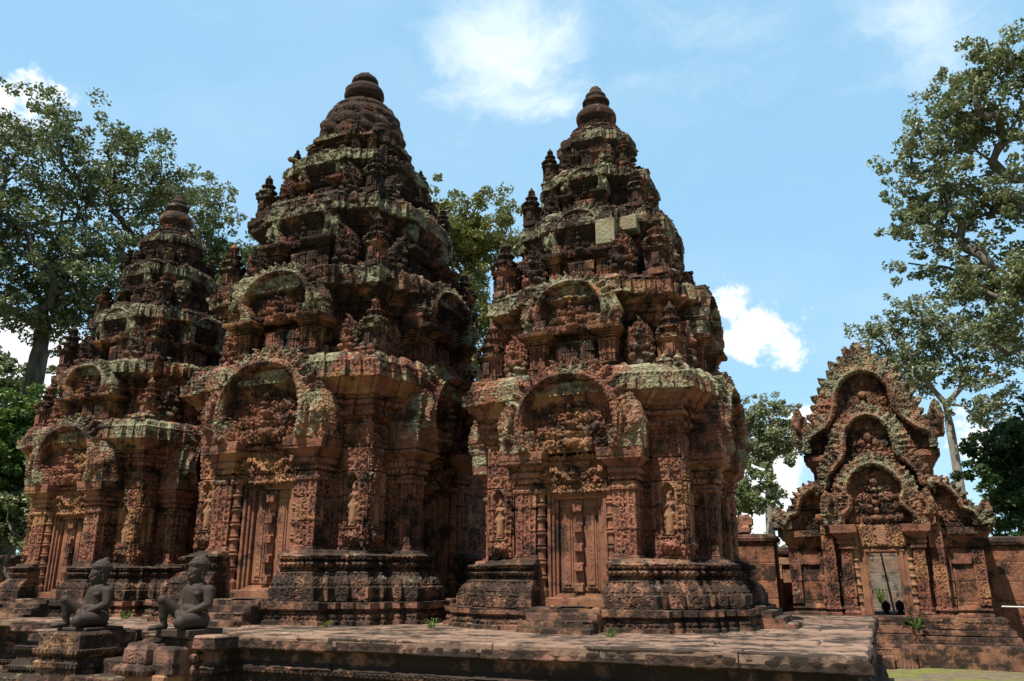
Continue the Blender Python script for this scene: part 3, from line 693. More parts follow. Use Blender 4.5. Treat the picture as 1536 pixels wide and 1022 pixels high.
def mk_tier(w, z0, z1, seed, wprev):
    """one upper storey as a redented block: z0 = ledge below, z1 = top of its cornice, w = half width of the lip"""
    k = w/1.565; h = z1-z0; rng = random.Random(seed)
    pl = sym([(1.30*k, 1.30*k), (1.06*k, 1.345*k), (.90*k, 1.43*k), (.70*k, 1.50*k+.03), (.60*k, 1.50*k+.08)])
    def z(f): return z0+f*h
    L = .9
    pr = [(z(-.05), .10*k), (z(.05), .10*k, 0, .4), (z(.06), .06*k), (z(.11), .075*k, .3, .6), (z(.14), .03*k), (z(.16), -.05*k), (z(.50), -.05*k, .9), (z(.515), -.01*k), (z(.53), .03*k, 0, .5), (z(.56), .035*k), (z(.565), .0), (z(.60), .02*k), (z(.61), .07*k, 0, .8),
          (z(.645), .08*k), (z(.65), .05*k), (z(.68), .10*k), (z(.72), .17*k, .3, 0, .2), (z(.75), .225*k, .3, 0, .3), (z(.755), .255*k, 0, 0, L), (z(.90), .262*k, .6, .3, L), (z(.905), .215*k, 0, 0, L), (z(.94), .225*k, .2, .8, L), (z(.95), .19*k, 0, 0, .8), (z(1.0), .13*k, .4, 0, .7), (z(1.0)+.01, -.45*k, 0, 0, .4)]
    m = MB(); loft(m, pl, pr, .026)
    if k > .4: crest_row(m, 1.38*k, z1-.02, rng, .20*k+.03)
    # weathering: whole blocks of the cornice have slipped
    for i, v in enumerate(m.v):
        key = np.floor((v[:, 0]+v[:, 1])/(.36))*7.13+np.floor((v[:, 0]-v[:, 1])/.36)*3.71+np.floor((v[:, 2]-z0)/.17)*11.7+seed
        j = np.stack([np.sin(key*12.9898), np.sin(key*78.233), np.sin(key*39.425)], -1)
        wt = np.clip((v[:, 2]-z(.45))/(.2*h), 0, 1)[:, None]
        m.v[i] = v+j*[.022, .022, .012]*wt*max(.6, k)
    return m.mesh('storey_block', M_SAND)

def tower(name, label, loc, s, tiers, top, lean=(0, 0), seed=0, sides=(0, 1, 3)):
    rng = random.Random(seed)
    t = thing(name, label, 'temple tower', loc)
    def part(nm, me, parent=t, loc=(0, 0, 0), rz=0, sc=s): return obj(nm, me, parent, loc, rz, sc)
    part('plinth', ME['plinth']); part('base', ME['base']); part('wall', ME['wall']); part('cornice', ME['cornice'])
    for q in sides:
        a = q*math.pi/2
        part('pilaster', ME['pil'], rz=a); part('pilaster', ME['pil2'], rz=a); part('colonnette', ME['col'], rz=a); part('colonnette', ME['col2'], rz=a)
        part('lintel', ME['lintel'], rz=a)
        d = part('false_door', ME['door'], rz=a)
        obj('door_frame', ME['frame'], d)
        for b in ME['boss']: obj('boss', b, d)
        part('pediment', ME['ped'], loc=(0, 0, 2.10*s), rz=a)
        if q in (0, 1): part('steps', ME['steps'], rz=a)
        for u in (-1.115, 1.115):
            if q == 3: continue
            c, sn = math.cos(a), math.sin(a)
            nc = part('niche', ME['niche'], loc=(u*s*c, u*s*sn, 0), rz=a)
            obj('figure', ME['devata'], nc, (0, -1.285, 1.07), rng.uniform(-.1, .1), (.92, .95, .92))
    zp = 3.15*s; wp = 1.50*s
    for i, (w, z1) in enumerate(tiers):
        h = z1-zp; k = w/1.565; ox, oy = lean[0]*(i+1)/len(tiers), lean[1]*(i+1)/len(tiers)
        st = obj('upper_storey', mk_tier(w, zp, z1, seed*10+i, wp), t, (ox, oy, 0))
        for q in (0, 1, 2, 3):
            a = q*math.pi/2; c, sn = math.cos(a), math.sin(a)
            def at(u, p, zz): return (u*c+p*sn, u*sn-p*c, zz)
            if q != 2:
                pw = .86*k*rng.uniform(.95, 1.05); ph = h*rng.uniform(.58, .66)/1.15
                obj('pediment', ME['ped2'], st, at(rng.uniform(-.02, .02), 1.60*k+(.20, .11, .07, .03)[i], zp+.42*h), a, (pw, max(k*.9, .6) if i < 3 else .34, ph))
                zs = .42*h/1.55
                for nm, me in (('pilaster', ME['pil']), ('pilaster', ME['pil2'])):
                    obj(nm, me, st, (0, 0, zp-.62*zs), a, (k*.90, k*1.06+.07, zs*1.033))
                d = obj('false_door', ME['tdoor'], st, (0, 0, zp-.38*zs), a, (k*1.25, k*1.13+.07, zs*1.06))
            if i < 4:
                if q != 2:
                    for u in (-1, 1):
                        if rng.random() < .85:
                            hh = min(.62*h, .75)/.58*rng.uniform(.8, 1.0)
                            obj('guardian_relief', ME['stele'], st, at(u*(1.02*k+.02), wp-.16*k-.02, zp), a+rng.uniform(-.1, .1), hh*.95)
            cx = (wp-.24*k)*rng.uniform(.97, 1.0)
            sc = min(.80*h, 1.0)/.65*rng.uniform(.82, 1.0)
            if rng.random() < .96: obj('antefix', ME['antefix'], st, at(-cx, cx, zp), rng.uniform(-.15, .15), (sc*.80, sc*.80, sc))
        zp = z1; wp = w-.03
    zt = zp
    if top == 'dome':
        dm = obj('crown', mk_lotus(.80, .98), t, (lean[0], lean[1], zt-.02))
        obj('finial', ME['fvase'], dm, (0, 0, 1.05), .3, (.84, .84, .82))
    else:
        dm = obj('crown', mk_bud(), t, (lean[0], lean[1], zt)); zt += .33
        obj('finial', ME['vase'], dm, (0, 0, .31), .3, 1.03)
    return t

TR = tower('temple_tower', 'nearest sandstone tower with slim vase finial, standing to the right of the big central tower', (-3.37, 11.0, .9), 1.0,
      [(1.31, 4.45), (.96, 5.64), (.70, 6.46), (.46, 7.22)], 'vase', (-.03, 0), 1)
tower('temple_tower', 'tallest sandstone tower in the middle, with a broad scalloped dome under its flat pot finial', (-7.95, 11.0, .9), 1.185,
      [(1.68, 5.15), (1.32, 6.60), (.96, 7.62), (.70, 8.14)], 'dome', (-.02, 0), 2)
tower('temple_tower', 'sandstone tower at the left under the spreading grey tree, partly hidden by the central tower', (-12.35, 11.0, .9), 1.0,
      [(1.29, 4.28), (.94, 5.45), (.66, 6.40), (.46, 7.12)], 'vase', (-.12, 0), 3)


# pale replacement stones let into the second upper storey of the nearest tower
M_NEW = stone_mat('pale_new_stone', red=((.30, .30, .20), (.22, .22, .14)), ochre=(.30, .26, .16), crust=-.05, lich=.6, zdark=False, brick_amt=.0, rough_amt=.5)
for x0, x1, y0, z0, z1 in ((.28, .55, -1.22, 4.98, 5.36), (.55, .82, -1.06, 5.20, 5.42), (.30, .50, -1.06, 5.38, 5.56)):
    m = MB(); box(m, x0, x1, y0, y0+.4, z0, z1, .03, .014, (.15, 0, 0)); obj('replacement_stone', m.mesh('replacement_stone', M_NEW), TR)

# ------------------------------------------------------------------ hall behind the central tower
hl = thing('stone_hall', 'dark sandstone hall attached behind the central tower, glimpsed between the two right towers', 'hall', (-7.95, 15.2, .9))
m = MB(); loft(m, rect(-1.35, 1.35, -2.7, 3.0), [(-.03, .5), (.2, .5), (.21, .4), (.5, .38, .4), (.6, .25), (.7, .22, 0, .8), (.8, .1), (.85, 0, 1), (2.5, 0, 1), (2.52, .06), (2.6, .08, 0, .6), (2.62, .04), (2.75, .14), (2.85, .24), (2.86, .28, 0, 0, 1), (3.0, .28, .5, 0, 1), (3.02, .2), (3.15, .12), (3.16, -.3)], .045)
obj('wall', m.mesh('hall_wall', M_SAND), hl)
m = MB(); loft(m, rect(-1.15, 1.15, -2.6, 2.8), [(3.0, 0), (3.5, 0, .6), (3.55, .08), (3.65, .1, 0, 0, .8), (3.9, -.05), (4.2, -.3), (4.5, -.65), (4.7, -1.1)], .06); obj('roof', m.mesh('hall_roof', M_SAND), hl)
m = MB(); box(m, 1.30, 1.42, -1.5, -1.3, .9, 2.2, .03, .01); box(m, 1.30, 1.42, -.7, -.5, .9, 2.2, .03, .01); box(m, 1.30, 1.46, -1.6, -.4, 2.2, 2.5, .03, .01, (1, 0, 0)); box(m, 1.28, 1.36, -1.3, -.7, .9, 2.2, .03, .01); obj('blind_window', m.mesh('blind_window', M_DOOR), hl)
for yy in (-2.2, -1.2, -.2): obj('antefix', ME['antefix'], hl, (1.35, yy, 3.12), 0, 1.15)

# ------------------------------------------------------------------ ground
def sheet(x0, x1, y0, y1, st, zf):
    X, Y = np.meshgrid(np.arange(x0, x1+st/2, st), np.arange(y0, y1+st/2, st)); P = np.stack([X, Y, zf(X, Y)], -1)
    m = MB(); m.grid(P); return m
gm = MB()
xs = np.concatenate([[-3000, -600, -150], np.arange(-60, 40.1, .5), [150, 600, 3000]]); ys = np.concatenate([[-2500, -400, -60], np.arange(-10, 60.1, .5), [150, 600, 3000]])
X, Y = np.meshgrid(xs, ys); Zg = .03*np.sin(X*1.3+Y*.4)*np.sin(Y*.9)-.03; gm.grid(np.stack([X, Y, Zg], -1))
tag(obj('ground', gm.mesh('ground', M_GROUND)), None, kind='structure')

# ------------------------------------------------------------------ terrace
TP = [(-24, 8.5), (-11.2, 8.5), (-11.2, 7.95), (-9.3, 7.95), (-9.3, 6.85), (-8.26, 6.85), (-8.26, 7.55), (-7.46, 7.55), (-7.46, 6.85), (-6.43, 6.85), (-6.43, 7.19), (-.16, 7.19), (-.16, 14.5), (-24, 14.5)]
ter = thing('stone_terrace', 'long low moulded stone terrace that carries the three towers', 'terrace', (0, 0, 0))
m = MB(); loft(m, TP, [(-.05, .06), (.05, .06), (.10, .04), (.17, .03, .4), (.24, -.03), (.27, -.04), (.28, .0, 0, .8), (.33, .005, 0, .8), (.35, -.05), (.40, -.08), (.42, -.10, .4), (.52, -.11, .4), (.53, -.06, 0, .8), (.58, -.05, 0, .8), (.60, -.09), (.64, -.12), (.73, -.12),
    (.75, -.10), (.765, -.02), (.775, 0, 0, 0, 1), (.88, 0, 0, 0, 1), (.895, -.012), (.897, -.06), (.86, -.10), (.80, -.25)], .035)
for i, v in enumerate(m.v):
    key = np.floor((v[:, 0]+v[:, 1]+.2)/1.07)*5.3; up = (v[:, 2] > .74)[:, None]
    m.v[i] = v+np.stack([np.sin(key*12.9), np.sin(key*7.7), np.sin(key*3.1)], -1)*[.010, .014, .006]*up
obj('moulded_side', m.mesh('terrace_side', M_TERR), ter)
# paving: slabs of uneven size and height with open joints
rng = np.random.RandomState(4)
def paving():
    m = MB(); y = 6.86; row = 0
    while y < 14.46:
        dy = rng.uniform(.42, .78); x = -14.0-rng.uniform(0, 1)
        if row == 0: dy = .33
        if row == 1: dy = .36
        y1 = min(y+dy, 14.48)
        while x < -.18:
            x1 = min(x+rng.uniform(.7, 1.6), -.175)
            if -.175-x1 < .3: x1 = -.175
            ok = True; cx, cy = (x+x1)/2, (y+y1)/2
            lo, hi = x, x1
            def inside(px, py): return bool(in_poly(np.array([[px]]), np.array([[py]]), TP)[0, 0])
            if cy < 7.19: # only the stair bay reaches this far forward
                lo, hi = max(lo, -9.28), min(hi, -6.45)
                if lo < -7.46 < hi and -8.26 < lo: lo = -7.44
                if lo < -8.26 < hi: hi = -8.28
                if -8.26 <= lo and hi <= -7.46: ok = False
            elif cy < 7.55: 
                lo = max(lo, -9.28)
                if lo < -8.26 < hi: hi = -8.28
                elif lo < -7.46 < hi: lo = -7.44
                elif -8.26 <= lo and hi <= -7.46: ok = False
            elif cy < 7.95: lo = max(lo, -9.28)
            elif cy < 8.5: lo = max(lo, -11.18)
            if ok and hi-lo > .1:
                dz = rng.uniform(-.007, .007); g_ = .006
                b = MB(); box(b, lo+g_, hi-g_, y+g_, y1-g_, .80, .905+dz, .06, .016)
                tl = rng.uniform(-.006, .006, 2)
                for v, f, a in zip(b.v, b.f, b.a):
                    v = v.copy(); v[:, 2] += (v[:, 0]-cx)*tl[0]+(v[:, 1]-cy)*tl[1]; m.raw(v, f, a)
            x = x1
        y = y1; row += 1
    return m
M_PAVE = stone_mat('paving_sandstone', red=((.28, .185, .135), (.20, .13, .10)), ochre=(.38, .25, .16), och_amt=.4, crust=-.03, lich=.5, brick=(3.1, 2.7), brick_amt=.3, zdark=False, both=False, rough_amt=.6)
obj('paving', paving().mesh('paving', M_PAVE), ter)
st = MB()
for i in range(6):
    box(st, -8.25, -7.47, 7.56-.30*(i+1), 7.62-.30*i if i else 7.66, -.05, .76-.145*i, .04, .02)
obj('stairs', st.mesh('stairs', M_BASE), ter)

# ------------------------------------------------------------------ pedestals and guardians
def pedestal(x0, x1, y0, y1, top, worn):
    m = MB()
    h = [(-.04, .0), (.50, .0), (.505, .03, 0, .5), (.56, .04, 0, .5), (.58, .02), (.62, .01, .6), (.66, .05, 0, .9), (.70, .055, 0, .9), (.715, .02), (.74, .02, .5), (top-.03, .02, .5), (top, -.01), (top, -.2)]
    loft(m, rect(x0, x1, y0, y1), h, .028)
    return m
M_PEDL = stone_mat('ochre_sandstone', red=((.44, .24, .12), (.30, .15, .09)), ochre=(.52, .30, .12), och_amt=.6, crust=.0, lich=.7, zdark=False, brick=(.3, .42), brick_amt=.5)
M_PEDB = stone_mat('lichened_sandstone', red=((.27, .14, .10), (.16, .09, .07)), ochre=(.5, .29, .12), och_amt=.5, crust=.08, lich=1.0, zdark=False, brick=(.5, .32), brick_amt=.6)
t = thing('stone_pedestal', 'square stone pedestal with pale lichen, left of the stair, under the left guardian statue', 'pedestal', (-8.50, 6.98, 0.02))
m = pedestal(-.33, .29, -.30, .42, .885, 0); obj('block', m.mesh('pedestal_block', M_PEDB), t)
m = MB(); box(m, -.24, .24, -.20, .30, .888, .925, .03, .008); obj('cap_slab', m.mesh('cap_slab', M_STAT), t)
t = thing('stone_pedestal', 'stone pedestal with an eroded lion block, right of the stair, under the right guardian statue', 'pedestal', (-7.08, 6.95, 0.01))
m = pedestal(-.32, .34, -.05, .42, .87, 1); obj('block', m.mesh('pedestal_block', M_PEDB), t)
m = MB(); box(m, -.30, .24, -.34, -.02, -.04, .52, .03, .02); obj('pillar', m.mesh('pedestal_pillar', M_PEDL), t)
m = MB(); loft(m, rect(-.33, .02, -.40, .0), [(.50, -.02), (.51, .03), (.56, .05, 0, .5), (.60, .03), (.62, -.02), (.66, -.015, .3), (.76, -.02, .3), (.80, -.05), (.82, -.12), (.825, -.19)], .025)
box(m, .02, .30, -.30, .0, .50, .78, .03, .02); lion = m.mesh('eroded_lion', M_PEDB)
obj('lion_block', lion, t)
m = MB(); box(m, -.14, .33, -.16, .34, .872, .948, .03, .008); obj('cap_slab', m.mesh('cap_slab', M_STAT), t)
GB, GH = guardian_mesh()
def guardian(label, loc, rz, sc):
    o = thing('guardian_statue', label, 'statue', loc, rz, 'seated guardian statues')
    obj('body', GB, o, sc=sc); obj('hair', GH, o, sc=sc); return o
guardian('dark stone guardian seated with one knee up, on the lichened pedestal left of the stair', (-8.45, 7.03, .945), R(-12), .93)
guardian('dark stone guardian seated with one knee up, on the pedestal with the eroded lion block', (-6.95, 7.05, .955), R(-8), .95)

# ------------------------------------------------------------------ gopura (gate pavilion)
gx, gy = .03, 17.2
gp = thing('gate_pavilion', 'roofless sandstone gate pavilion with three nested flame-edged gables behind the terrace', 'gate pavilion', (gx, gy, 0))
def gbox(nm, mat, *bs, seg=.035):
    m = MB()
    for b in bs: box(m, *b[:6], seg, b[7] if len(b) > 7 else .012, b[6] if len(b) > 6 else (0, 0, 0))
    return obj(nm, m.mesh(nm, mat), gp)
gbox('plinth', M_BASE, (-3.0, 2.75, -.75, 2.6, -.05, .37, (0, .2, 0)), (-2.2, 2.0, -.52, 2.4, .37, .50), (-2.15, 1.95, -.46, 2.4, .50, .60), (-2.0, 1.86, -.38, 2.4, .60, .80, (.3, 0, 0)))
gbox('steps', M_BASE, (-.55, -.02, -1.05, -.74, -.05, .18), (-.54, .34, -.92, -.5, -.04, .30, (0, .6, 0)), (-.46, .36, -.62, -.3, .36, .52), (-.38, .34, -.50, -.2, .52, .66), (-.33, .32, -.42, 0, .66, .81))
for k in (-1, 1):
    side_m = MB()
    a = (lambda p, q: (min(p*k, q*k), max(p*k, q*k)))
    pl = rect(*a(.56, 1.06), -.02, 1.6); loft(side_m, pl, [(.78, .07), (.84, .07, 0, .5), (.87, .03), (.91, .06, 0, .8), (.96, .06, 0, .8), (.99, .0), (1.02, 0, 1), (2.40, 0, 1), (2.42, .03), (2.46, .03)], .024)
    obj('wall', side_m.mesh('gate_wall', M_SAND), gp)
for k in (-1, 1):
    wing = MB()
    a = (lambda p, q: (min(p*k, q*k), max(p*k, q*k)))
    loft(wing, rect(*a(1.0, 1.66), .18, 1.5), [(.78, .06), (.84, .06, 0, .5), (.87, .02), (.92, .05, 0, .8), (.97, .03), (1.0, 0), (2.02, 0), (2.03, .04), (2.08, .05, 0, .5), (2.1, .08), (2.16, .09, 0, .6), (2.18, .13), (2.25, .17), (2.26, .20), (2.38, .20, .4, 0, .5), (2.39, .1), (2.39, -.25)], .028)
    obj('side_bay', wing.mesh('side_bay', M_LAT), gp)
for k in (-1, 1):
    a = (lambda p, q: (min(p*k, q*k), max(p*k, q*k)))
    m = MB(); box(m, *a(1.50, 1.70), .11, .3, .99, 2.02, .022, .012, (.9, 0, 0)); box(m, *a(1.02, 1.14), .11, .3, .99, 2.02, .022, .012, (.9, 0, 0)); box(m, *a(1.14, 1.50), .13, .3, 1.72, 2.02, .03, .01); obj('panel_frame', m.mesh('panel_frame', M_SAND), gp)
    m = MB(); loft(m, rect(*a(.82, 1.04), -.16, .1), [(.78, .03), (.84, .03, 0, .5), (.87, .0), (.92, .03, 0, .8), (.97, .0, 1), (2.55, 0, 1), (2.56, .05), (2.66, .06), (2.67, -.1)], .022); obj('pilaster', m.mesh('gate_pilaster', M_SAND), gp)
    m = MB(); loft(m, rect(*a(.52, .72), -.26, .0), [(.78, .05), (.86, .05, 0, .5), (.90, .02), (.95, .03, 0, .8), (.98, .0, 1), (2.0, 0, 1), (2.01, .03, 0, .5), (2.06, .03), (2.08, .0), (2.12, .04), (2.16, .05, 0, .6), (2.18, .03), (2.24, .08), (2.30, .14), (2.44, .15, .1), (2.445, -.08)], .022)
    obj('pilaster', m.mesh('gate_pilaster', M_SAND), gp)
    m = MB(); pr = [(.80, .07), (.92, .07), (.93, .055)]; z = .95
    while z < 1.88: pr += [(z, .05), (z+.085, .05), (z+.09, .068), (z+.12, .068), (z+.13, .05)]; z += .15
    pr += [(1.98, .05), (2.0, .075), (2.06, .075)]; lathe(m, pr, 14, (.47*k, -.14), .025); obj('colonnette', m.mesh('gate_colonnette', M_PEDL), gp)
m = MB()
for k in (-1, 1): box(m, *((.26, .41) if k > 0 else (-.41, -.26)), -.16, .12, .78, 1.95, .03, .01); box(m, *((.29, .35) if k > 0 else (-.35, -.29)), -.185, .1, .80, 1.95, .03, .01)
box(m, -.415, .415, -.162, .12, 1.93, 2.06, .03, .01); box(m, -.38, .38, -.19, .1, 1.945, 2.0, .03, .01); box(m, -.42, .42, -.164, .12, .70, .812, .03, .01)
obj('door_frame', m.mesh('gate_door_frame', M_DOOR), gp)
m = MB(); box(m, -.56, .56, -.22, .1, 2.05, 2.44, .018, .012, (1, 0, 0)); box(m, -.06, .10, -.232, .1, 2.07, 2.43, .02, .02); obj('lintel', m.mesh('gate_lintel', M_PEDL), gp)
m = MB(); box(m, -1.0, 1.0, .1, 1.9, 2.44, 2.6, .06, .02); box(m, -.62, .62, .45, 1.3, 2.5, 3.6, .05, .03); box(m, -1.12, 1.12, .85, 1.6, 2.5, 3.75, .05, .03, (.6, 0, 0))
loft(m, rect(-1.1, 1.1, .85, 1.5), [(3.55, .0), (3.6, .04), (3.68, .05, 0, .6), (3.7, .1), (3.8, .14), (3.82, .18), (3.95, .18, .3), (3.96, -.3)], .035)
obj('upper_wall', m.mesh('upper_wall', M_SAND), gp)
LOBE3 = [(-.66, .06), (-.60, .2), (-.48, .33), (-.46, .5), (-.52, .62), (-.48, .78), (-.38, .95), (-.2, 1.1), (0, 1.16)]
OUT3 = [(-.93, 0), (-.95, .3), (-.84, .48), (-.74, .62), (-.69, .85), (-.53, 1.06), (-.3, 1.25), (-.12, 1.36), (0, 1.42)]
LOBE2 = [(-.86, .08), (-.80, .3), (-.64, .5), (-.5, .7), (-.47, .95), (-.42, 1.15), (-.3, 1.34), (-.15, 1.45), (0, 1.49)]
OUT2 = [(-1.02, 0), (-1.0, .4), (-.88, .62), (-.77, .9), (-.68, 1.15), (-.52, 1.42), (-.28, 1.6), (0, 1.72)]
LOBE1 = [(-1.1, .30), (-.88, .42), (-.68, .62), (-.58, .85), (-.56, 1.0), (-.50, 1.2), (-.36, 1.42), (-.18, 1.54), (0, 1.58)]
OUT1 = [(-1.27, 0), (-1.25, .36), (-1.04, .56), (-.93, .92), (-.78, 1.26), (-.60, 1.55), (-.40, 1.80), (-.2, 1.95), (0, 2.02)]
def gable(half, front, z, nm, sx=1.0, sz=1.0, **kw):
    me = pediment_mb(half, front=0, **kw).mesh(nm, M_GAB); return obj('gable', me, gp, (0, -front, z), 0, (sx, 1, sz))
M_GAB = stone_mat('gable_sandstone', red=((.33, .155, .095), (.20, .095, .065)), ochre=(.50, .27, .11), och_amt=.45, crust=.06, lich=.9, zdark=False, brick=(.5, .4), carve_d=.034)
gable(LOBE3, .24, 2.44, 'front_gable', band=.06, flame=.045, leaf=.11, apex=.12, depth=.5, seed=3, res=.013, tymp_recess=.07, outer=OUT3)
gable(LOBE2, -.20, 3.14, 'middle_gable', band=.06, flame=.045, leaf=.12, apex=.12, depth=.5, seed=4, naga=False, res=.013, tymp_recess=.07, outer=OUT2)
gable(LOBE1, -.62, 3.98, 'rear_gable', sz=1.05, band=.06, flame=.15, leaf=.19, apex=.34, depth=.45, seed=6, res=.014, tymp_recess=.07, outer=OUT1)
for k in (-1, 1):
    half = [(-1.70, .10), (-1.60, .26), (-1.45, .34), (-1.40, .52), (-1.26, .70), (-1.08, .80)]
    mb = pediment_mb(half, band=.05, flame=.16, leaf=.10, front=0, depth=.5, seed=8, one_side=True, naga=False, fig=False, res=.014)
    # fill between the half arch and the main wall
    pth = smooth_path(half, 6); pth = np.concatenate([pth, [[-1.0, .8], [-1.0, 0], [-1.70, 0]]])
    U, Z = np.meshgrid(np.arange(-1.75, -.98, .014), np.arange(0, .9, .014)); A = np.zeros(U.shape+(3,)); A[..., 0] = 1
    slab(mb, U, Z, np.full(U.shape, -.08), in_poly(U, Z, pth), A, 0.0, .38)
    # rearing serpent at the outer end
    un = -(U+1.62); 
    U2, Z2 = np.meshgrid(np.arange(-1.98, -1.55, .014), np.arange(-.01, .52, .014)); ang = np.arctan2(Z2, -(U2+1.62)); A2 = np.zeros(U2.shape+(3,)); A2[..., 0] = .6; A2[..., 2] = .7
    slab(mb, U2, Z2, .05+.035*np.abs(np.sin(ang*6)), in_poly(U2, Z2, [(-1.56, 0), (-1.94, 0), (-1.96, .2), (-1.90, .42), (-1.82, .48), (-1.72, .36), (-1.56, .2)]), A2, 0.0, .4)
    me = mb.mesh('side_gable', M_GAB); 
    if k > 0:
        n = len(me.vertices); co = np.zeros(n*3, np.float32); me.vertices.foreach_get('co', co); co = co.reshape(-1, 3); co[:, 0] *= -1; me.vertices.foreach_set('co', co.ravel()); me.flip_normals(); me.update()
    obj('side_gable', me, gp, (0, -.02, 2.40))
# things seen through the gate
m = MB(); box(m, -2.0, 2.0, 0, .6, 0, 2.6, .08, .02); tag(obj('laterite_wall', m.mesh('grey_wall', M_LATG), None, (.3, 22.5, 0)), 'grey laterite block wall seen through the gate doorway', 'wall')
m = MB(); lathe(m, [(0, .022), (1.5, .018), (1.5, 0)], 8); o = obj('prop_pole', m.mesh('prop_pole', M_POLE), None, (.13, 19.3, .75)); o.rotation_euler = (.1, -.10, 0); tag(o, 'thin pale pole leaning inside the gate doorway', 'pole')
o = guardian('small dark seated statue silhouetted inside the gate doorway, the left one', (-.02, 18.3, .45), R(0), .72)
o = guardian('small dark seated statue silhouetted inside the gate doorway, the right one', (.23, 18.3, .46), R(10), .72)

# ------------------------------------------------------------------ enclosure walls
def wall(nm, label, x0, x1, y0, y1, z1, cat='wall', mat=None, cap=True):
    t = thing(nm, label, cat, ((x0+x1)/2, (y0+y1)/2, 0)); w2, d2 = (x1-x0)/2, (y1-y0)/2
    m = MB(); box(m, -w2, w2, -d2, d2, -.05, z1-.14, .06, .02); obj('blocks', m.mesh('wall_blocks', mat or M_LAT), t)
    m = MB(); loft(m, rect(-w2, w2, -d2, d2), [(z1-.15, .0), (z1-.14, .05), (z1-.07, .07), (z1-.06, .03), (z1-.02, .03), (z1, -.03), (z1+.03, -d2*.98)], .06); obj('coping', m.mesh('wall_coping', M_TERRC), t)
    return t
M_TERRC = stone_mat('coping_sandstone', red=((.24, .11, .08), (.15, .075, .06)), crust=.06, lich=.6, brick=(.7, .5), zdark=False, both=False)
wall('laterite_wall', 'red laterite enclosure wall running right from the gate pavilion', 1.75, 16, 18.1, 18.7, 2.22)
wall('laterite_wall', 'short tall laterite wall end between the nearest tower and the gate pavilion', -5.5, -2.02, 18.0, 18.7, 2.36)
tl = wall('laterite_wall', 'lower laterite wall with a small doorway, set back left of the gate pavilion', -2.6, -1.2, 19.2, 19.8, 2.12)
m = MB(); box(m, -.22, -.12, -.36, -.2, .85, 1.75, .03, .01); box(m, .12, .22, -.36, -.2, .85, 1.75, .03, .01); box(m, -.24, .24, -.37, -.2, 1.75, 1.9, .03, .01); box(m, -.26, .26, -.6, -.2, .5, .86, .03, .01); obj('door_frame', m.mesh('small_door_frame', M_PEDL), tl, (.0, 0, 0))
m = MB(); box(m, -.12, .12, -.32, -.25, .86, 1.75, .03, .01); obj('door', m.mesh('small_door', M_DOOR), tl)
wall('laterite_wall', 'dark laterite enclosure wall behind the left tower at the photo edge', -34, -15.2, 15.0, 15.7, 2.05)
m = MB(); box(m, -.22, .02, -.15, .15, -.02, .30, .03, .05); box(m, .0, .20, -.15, .12, -.02, .20, .03, .06); box(m, -.1, .26, -.1, .1, .1, .42, .03, .09)
tag(obj('broken_carving', m.mesh('broken_carving', M_GAB), None, (-2.7, 18.3, 2.38)), 'broken carved stone lying on the tall wall end beside the nearest tower', 'carving')
# rope
rp = MB(); pts = [(1.9, 17.6, .98), (4.5, 17.2, .95), (9, 16.6, 1.0)]
ring = []
for p in np.concatenate([np.linspace(pts[0], pts[1], 12)[:-1], np.linspace(pts[1], pts[2], 12)]):
    th = np.arange(8)/8*2*math.pi; ring.append(np.stack([np.full(8, p[0]), p[1]+.014*np.cos(th), p[2]+.014*np.sin(th)], -1))
rp.grid(np.array(ring), None, True); tag(obj('barrier_rope', rp.mesh('barrier_rope', M_ROPE)), 'white barrier rope stretched along the right laterite wall', 'rope')

# ------------------------------------------------------------------ trees
def tube(mb, pts, rad, k=8):
    pts = np.array(pts); n = len(pts); tg = np.gradient(pts, axis=0); tg /= np.linalg.norm(tg, axis=1)[:, None]+1e-9
    ref = np.array([.31, .17, .93]); a = np.cross(tg, ref); a /= np.linalg.norm(a, axis=1)[:, None]+1e-9; b = np.cross(tg, a); th = np.arange(k)/k*2*math.pi
    P = pts[:, None]+np.array(rad)[:, None, None]*(a[:, None]*np.cos(th)[None, :, None]+b[:, None]*np.sin(th)[None, :, None]); mb.grid(P, None, True)
def leaves(mb, rg, cen, rad, per, size, flat=.75):
    n = len(cen)*per; c = np.repeat(cen, per, 0); r = np.repeat(rad, per)
    d = rg.normal(size=(n, 3)); d /= np.linalg.norm(d, axis=1)[:, None]; p = c+d*(r*rg.uniform(.15, 1, n)**.5)[:, None]*[1, 1, flat]
    nr = rg.normal(size=(n, 3))+[0, -.15, .9]; nr /= np.linalg.norm(nr, axis=1)[:, None]
    a = np.cross(nr, rg.normal(size=(n, 3))); a /= np.linalg.norm(a, axis=1)[:, None]; b = np.cross(nr, a)
    s = size*rg.uniform(.6, 1.3, n)[:, None]
    V = np.stack([p-a*s, p-b*s*.55+nr*s*.12, p+a*s, p+b*s*.55+nr*s*.12], 1).reshape(-1, 3)
    tone = np.repeat(np.stack([np.clip(rg.normal(.45, .3, n)+np.repeat(rg.normal(0, .18, len(cen)), per), 0, 1), (rg.uniform(size=n) < .18)*rg.uniform(.3, 1, n), np.zeros(n)], -1), 4, 0)
    mb.raw(V, np.arange(n*4).reshape(n, 4), tone)
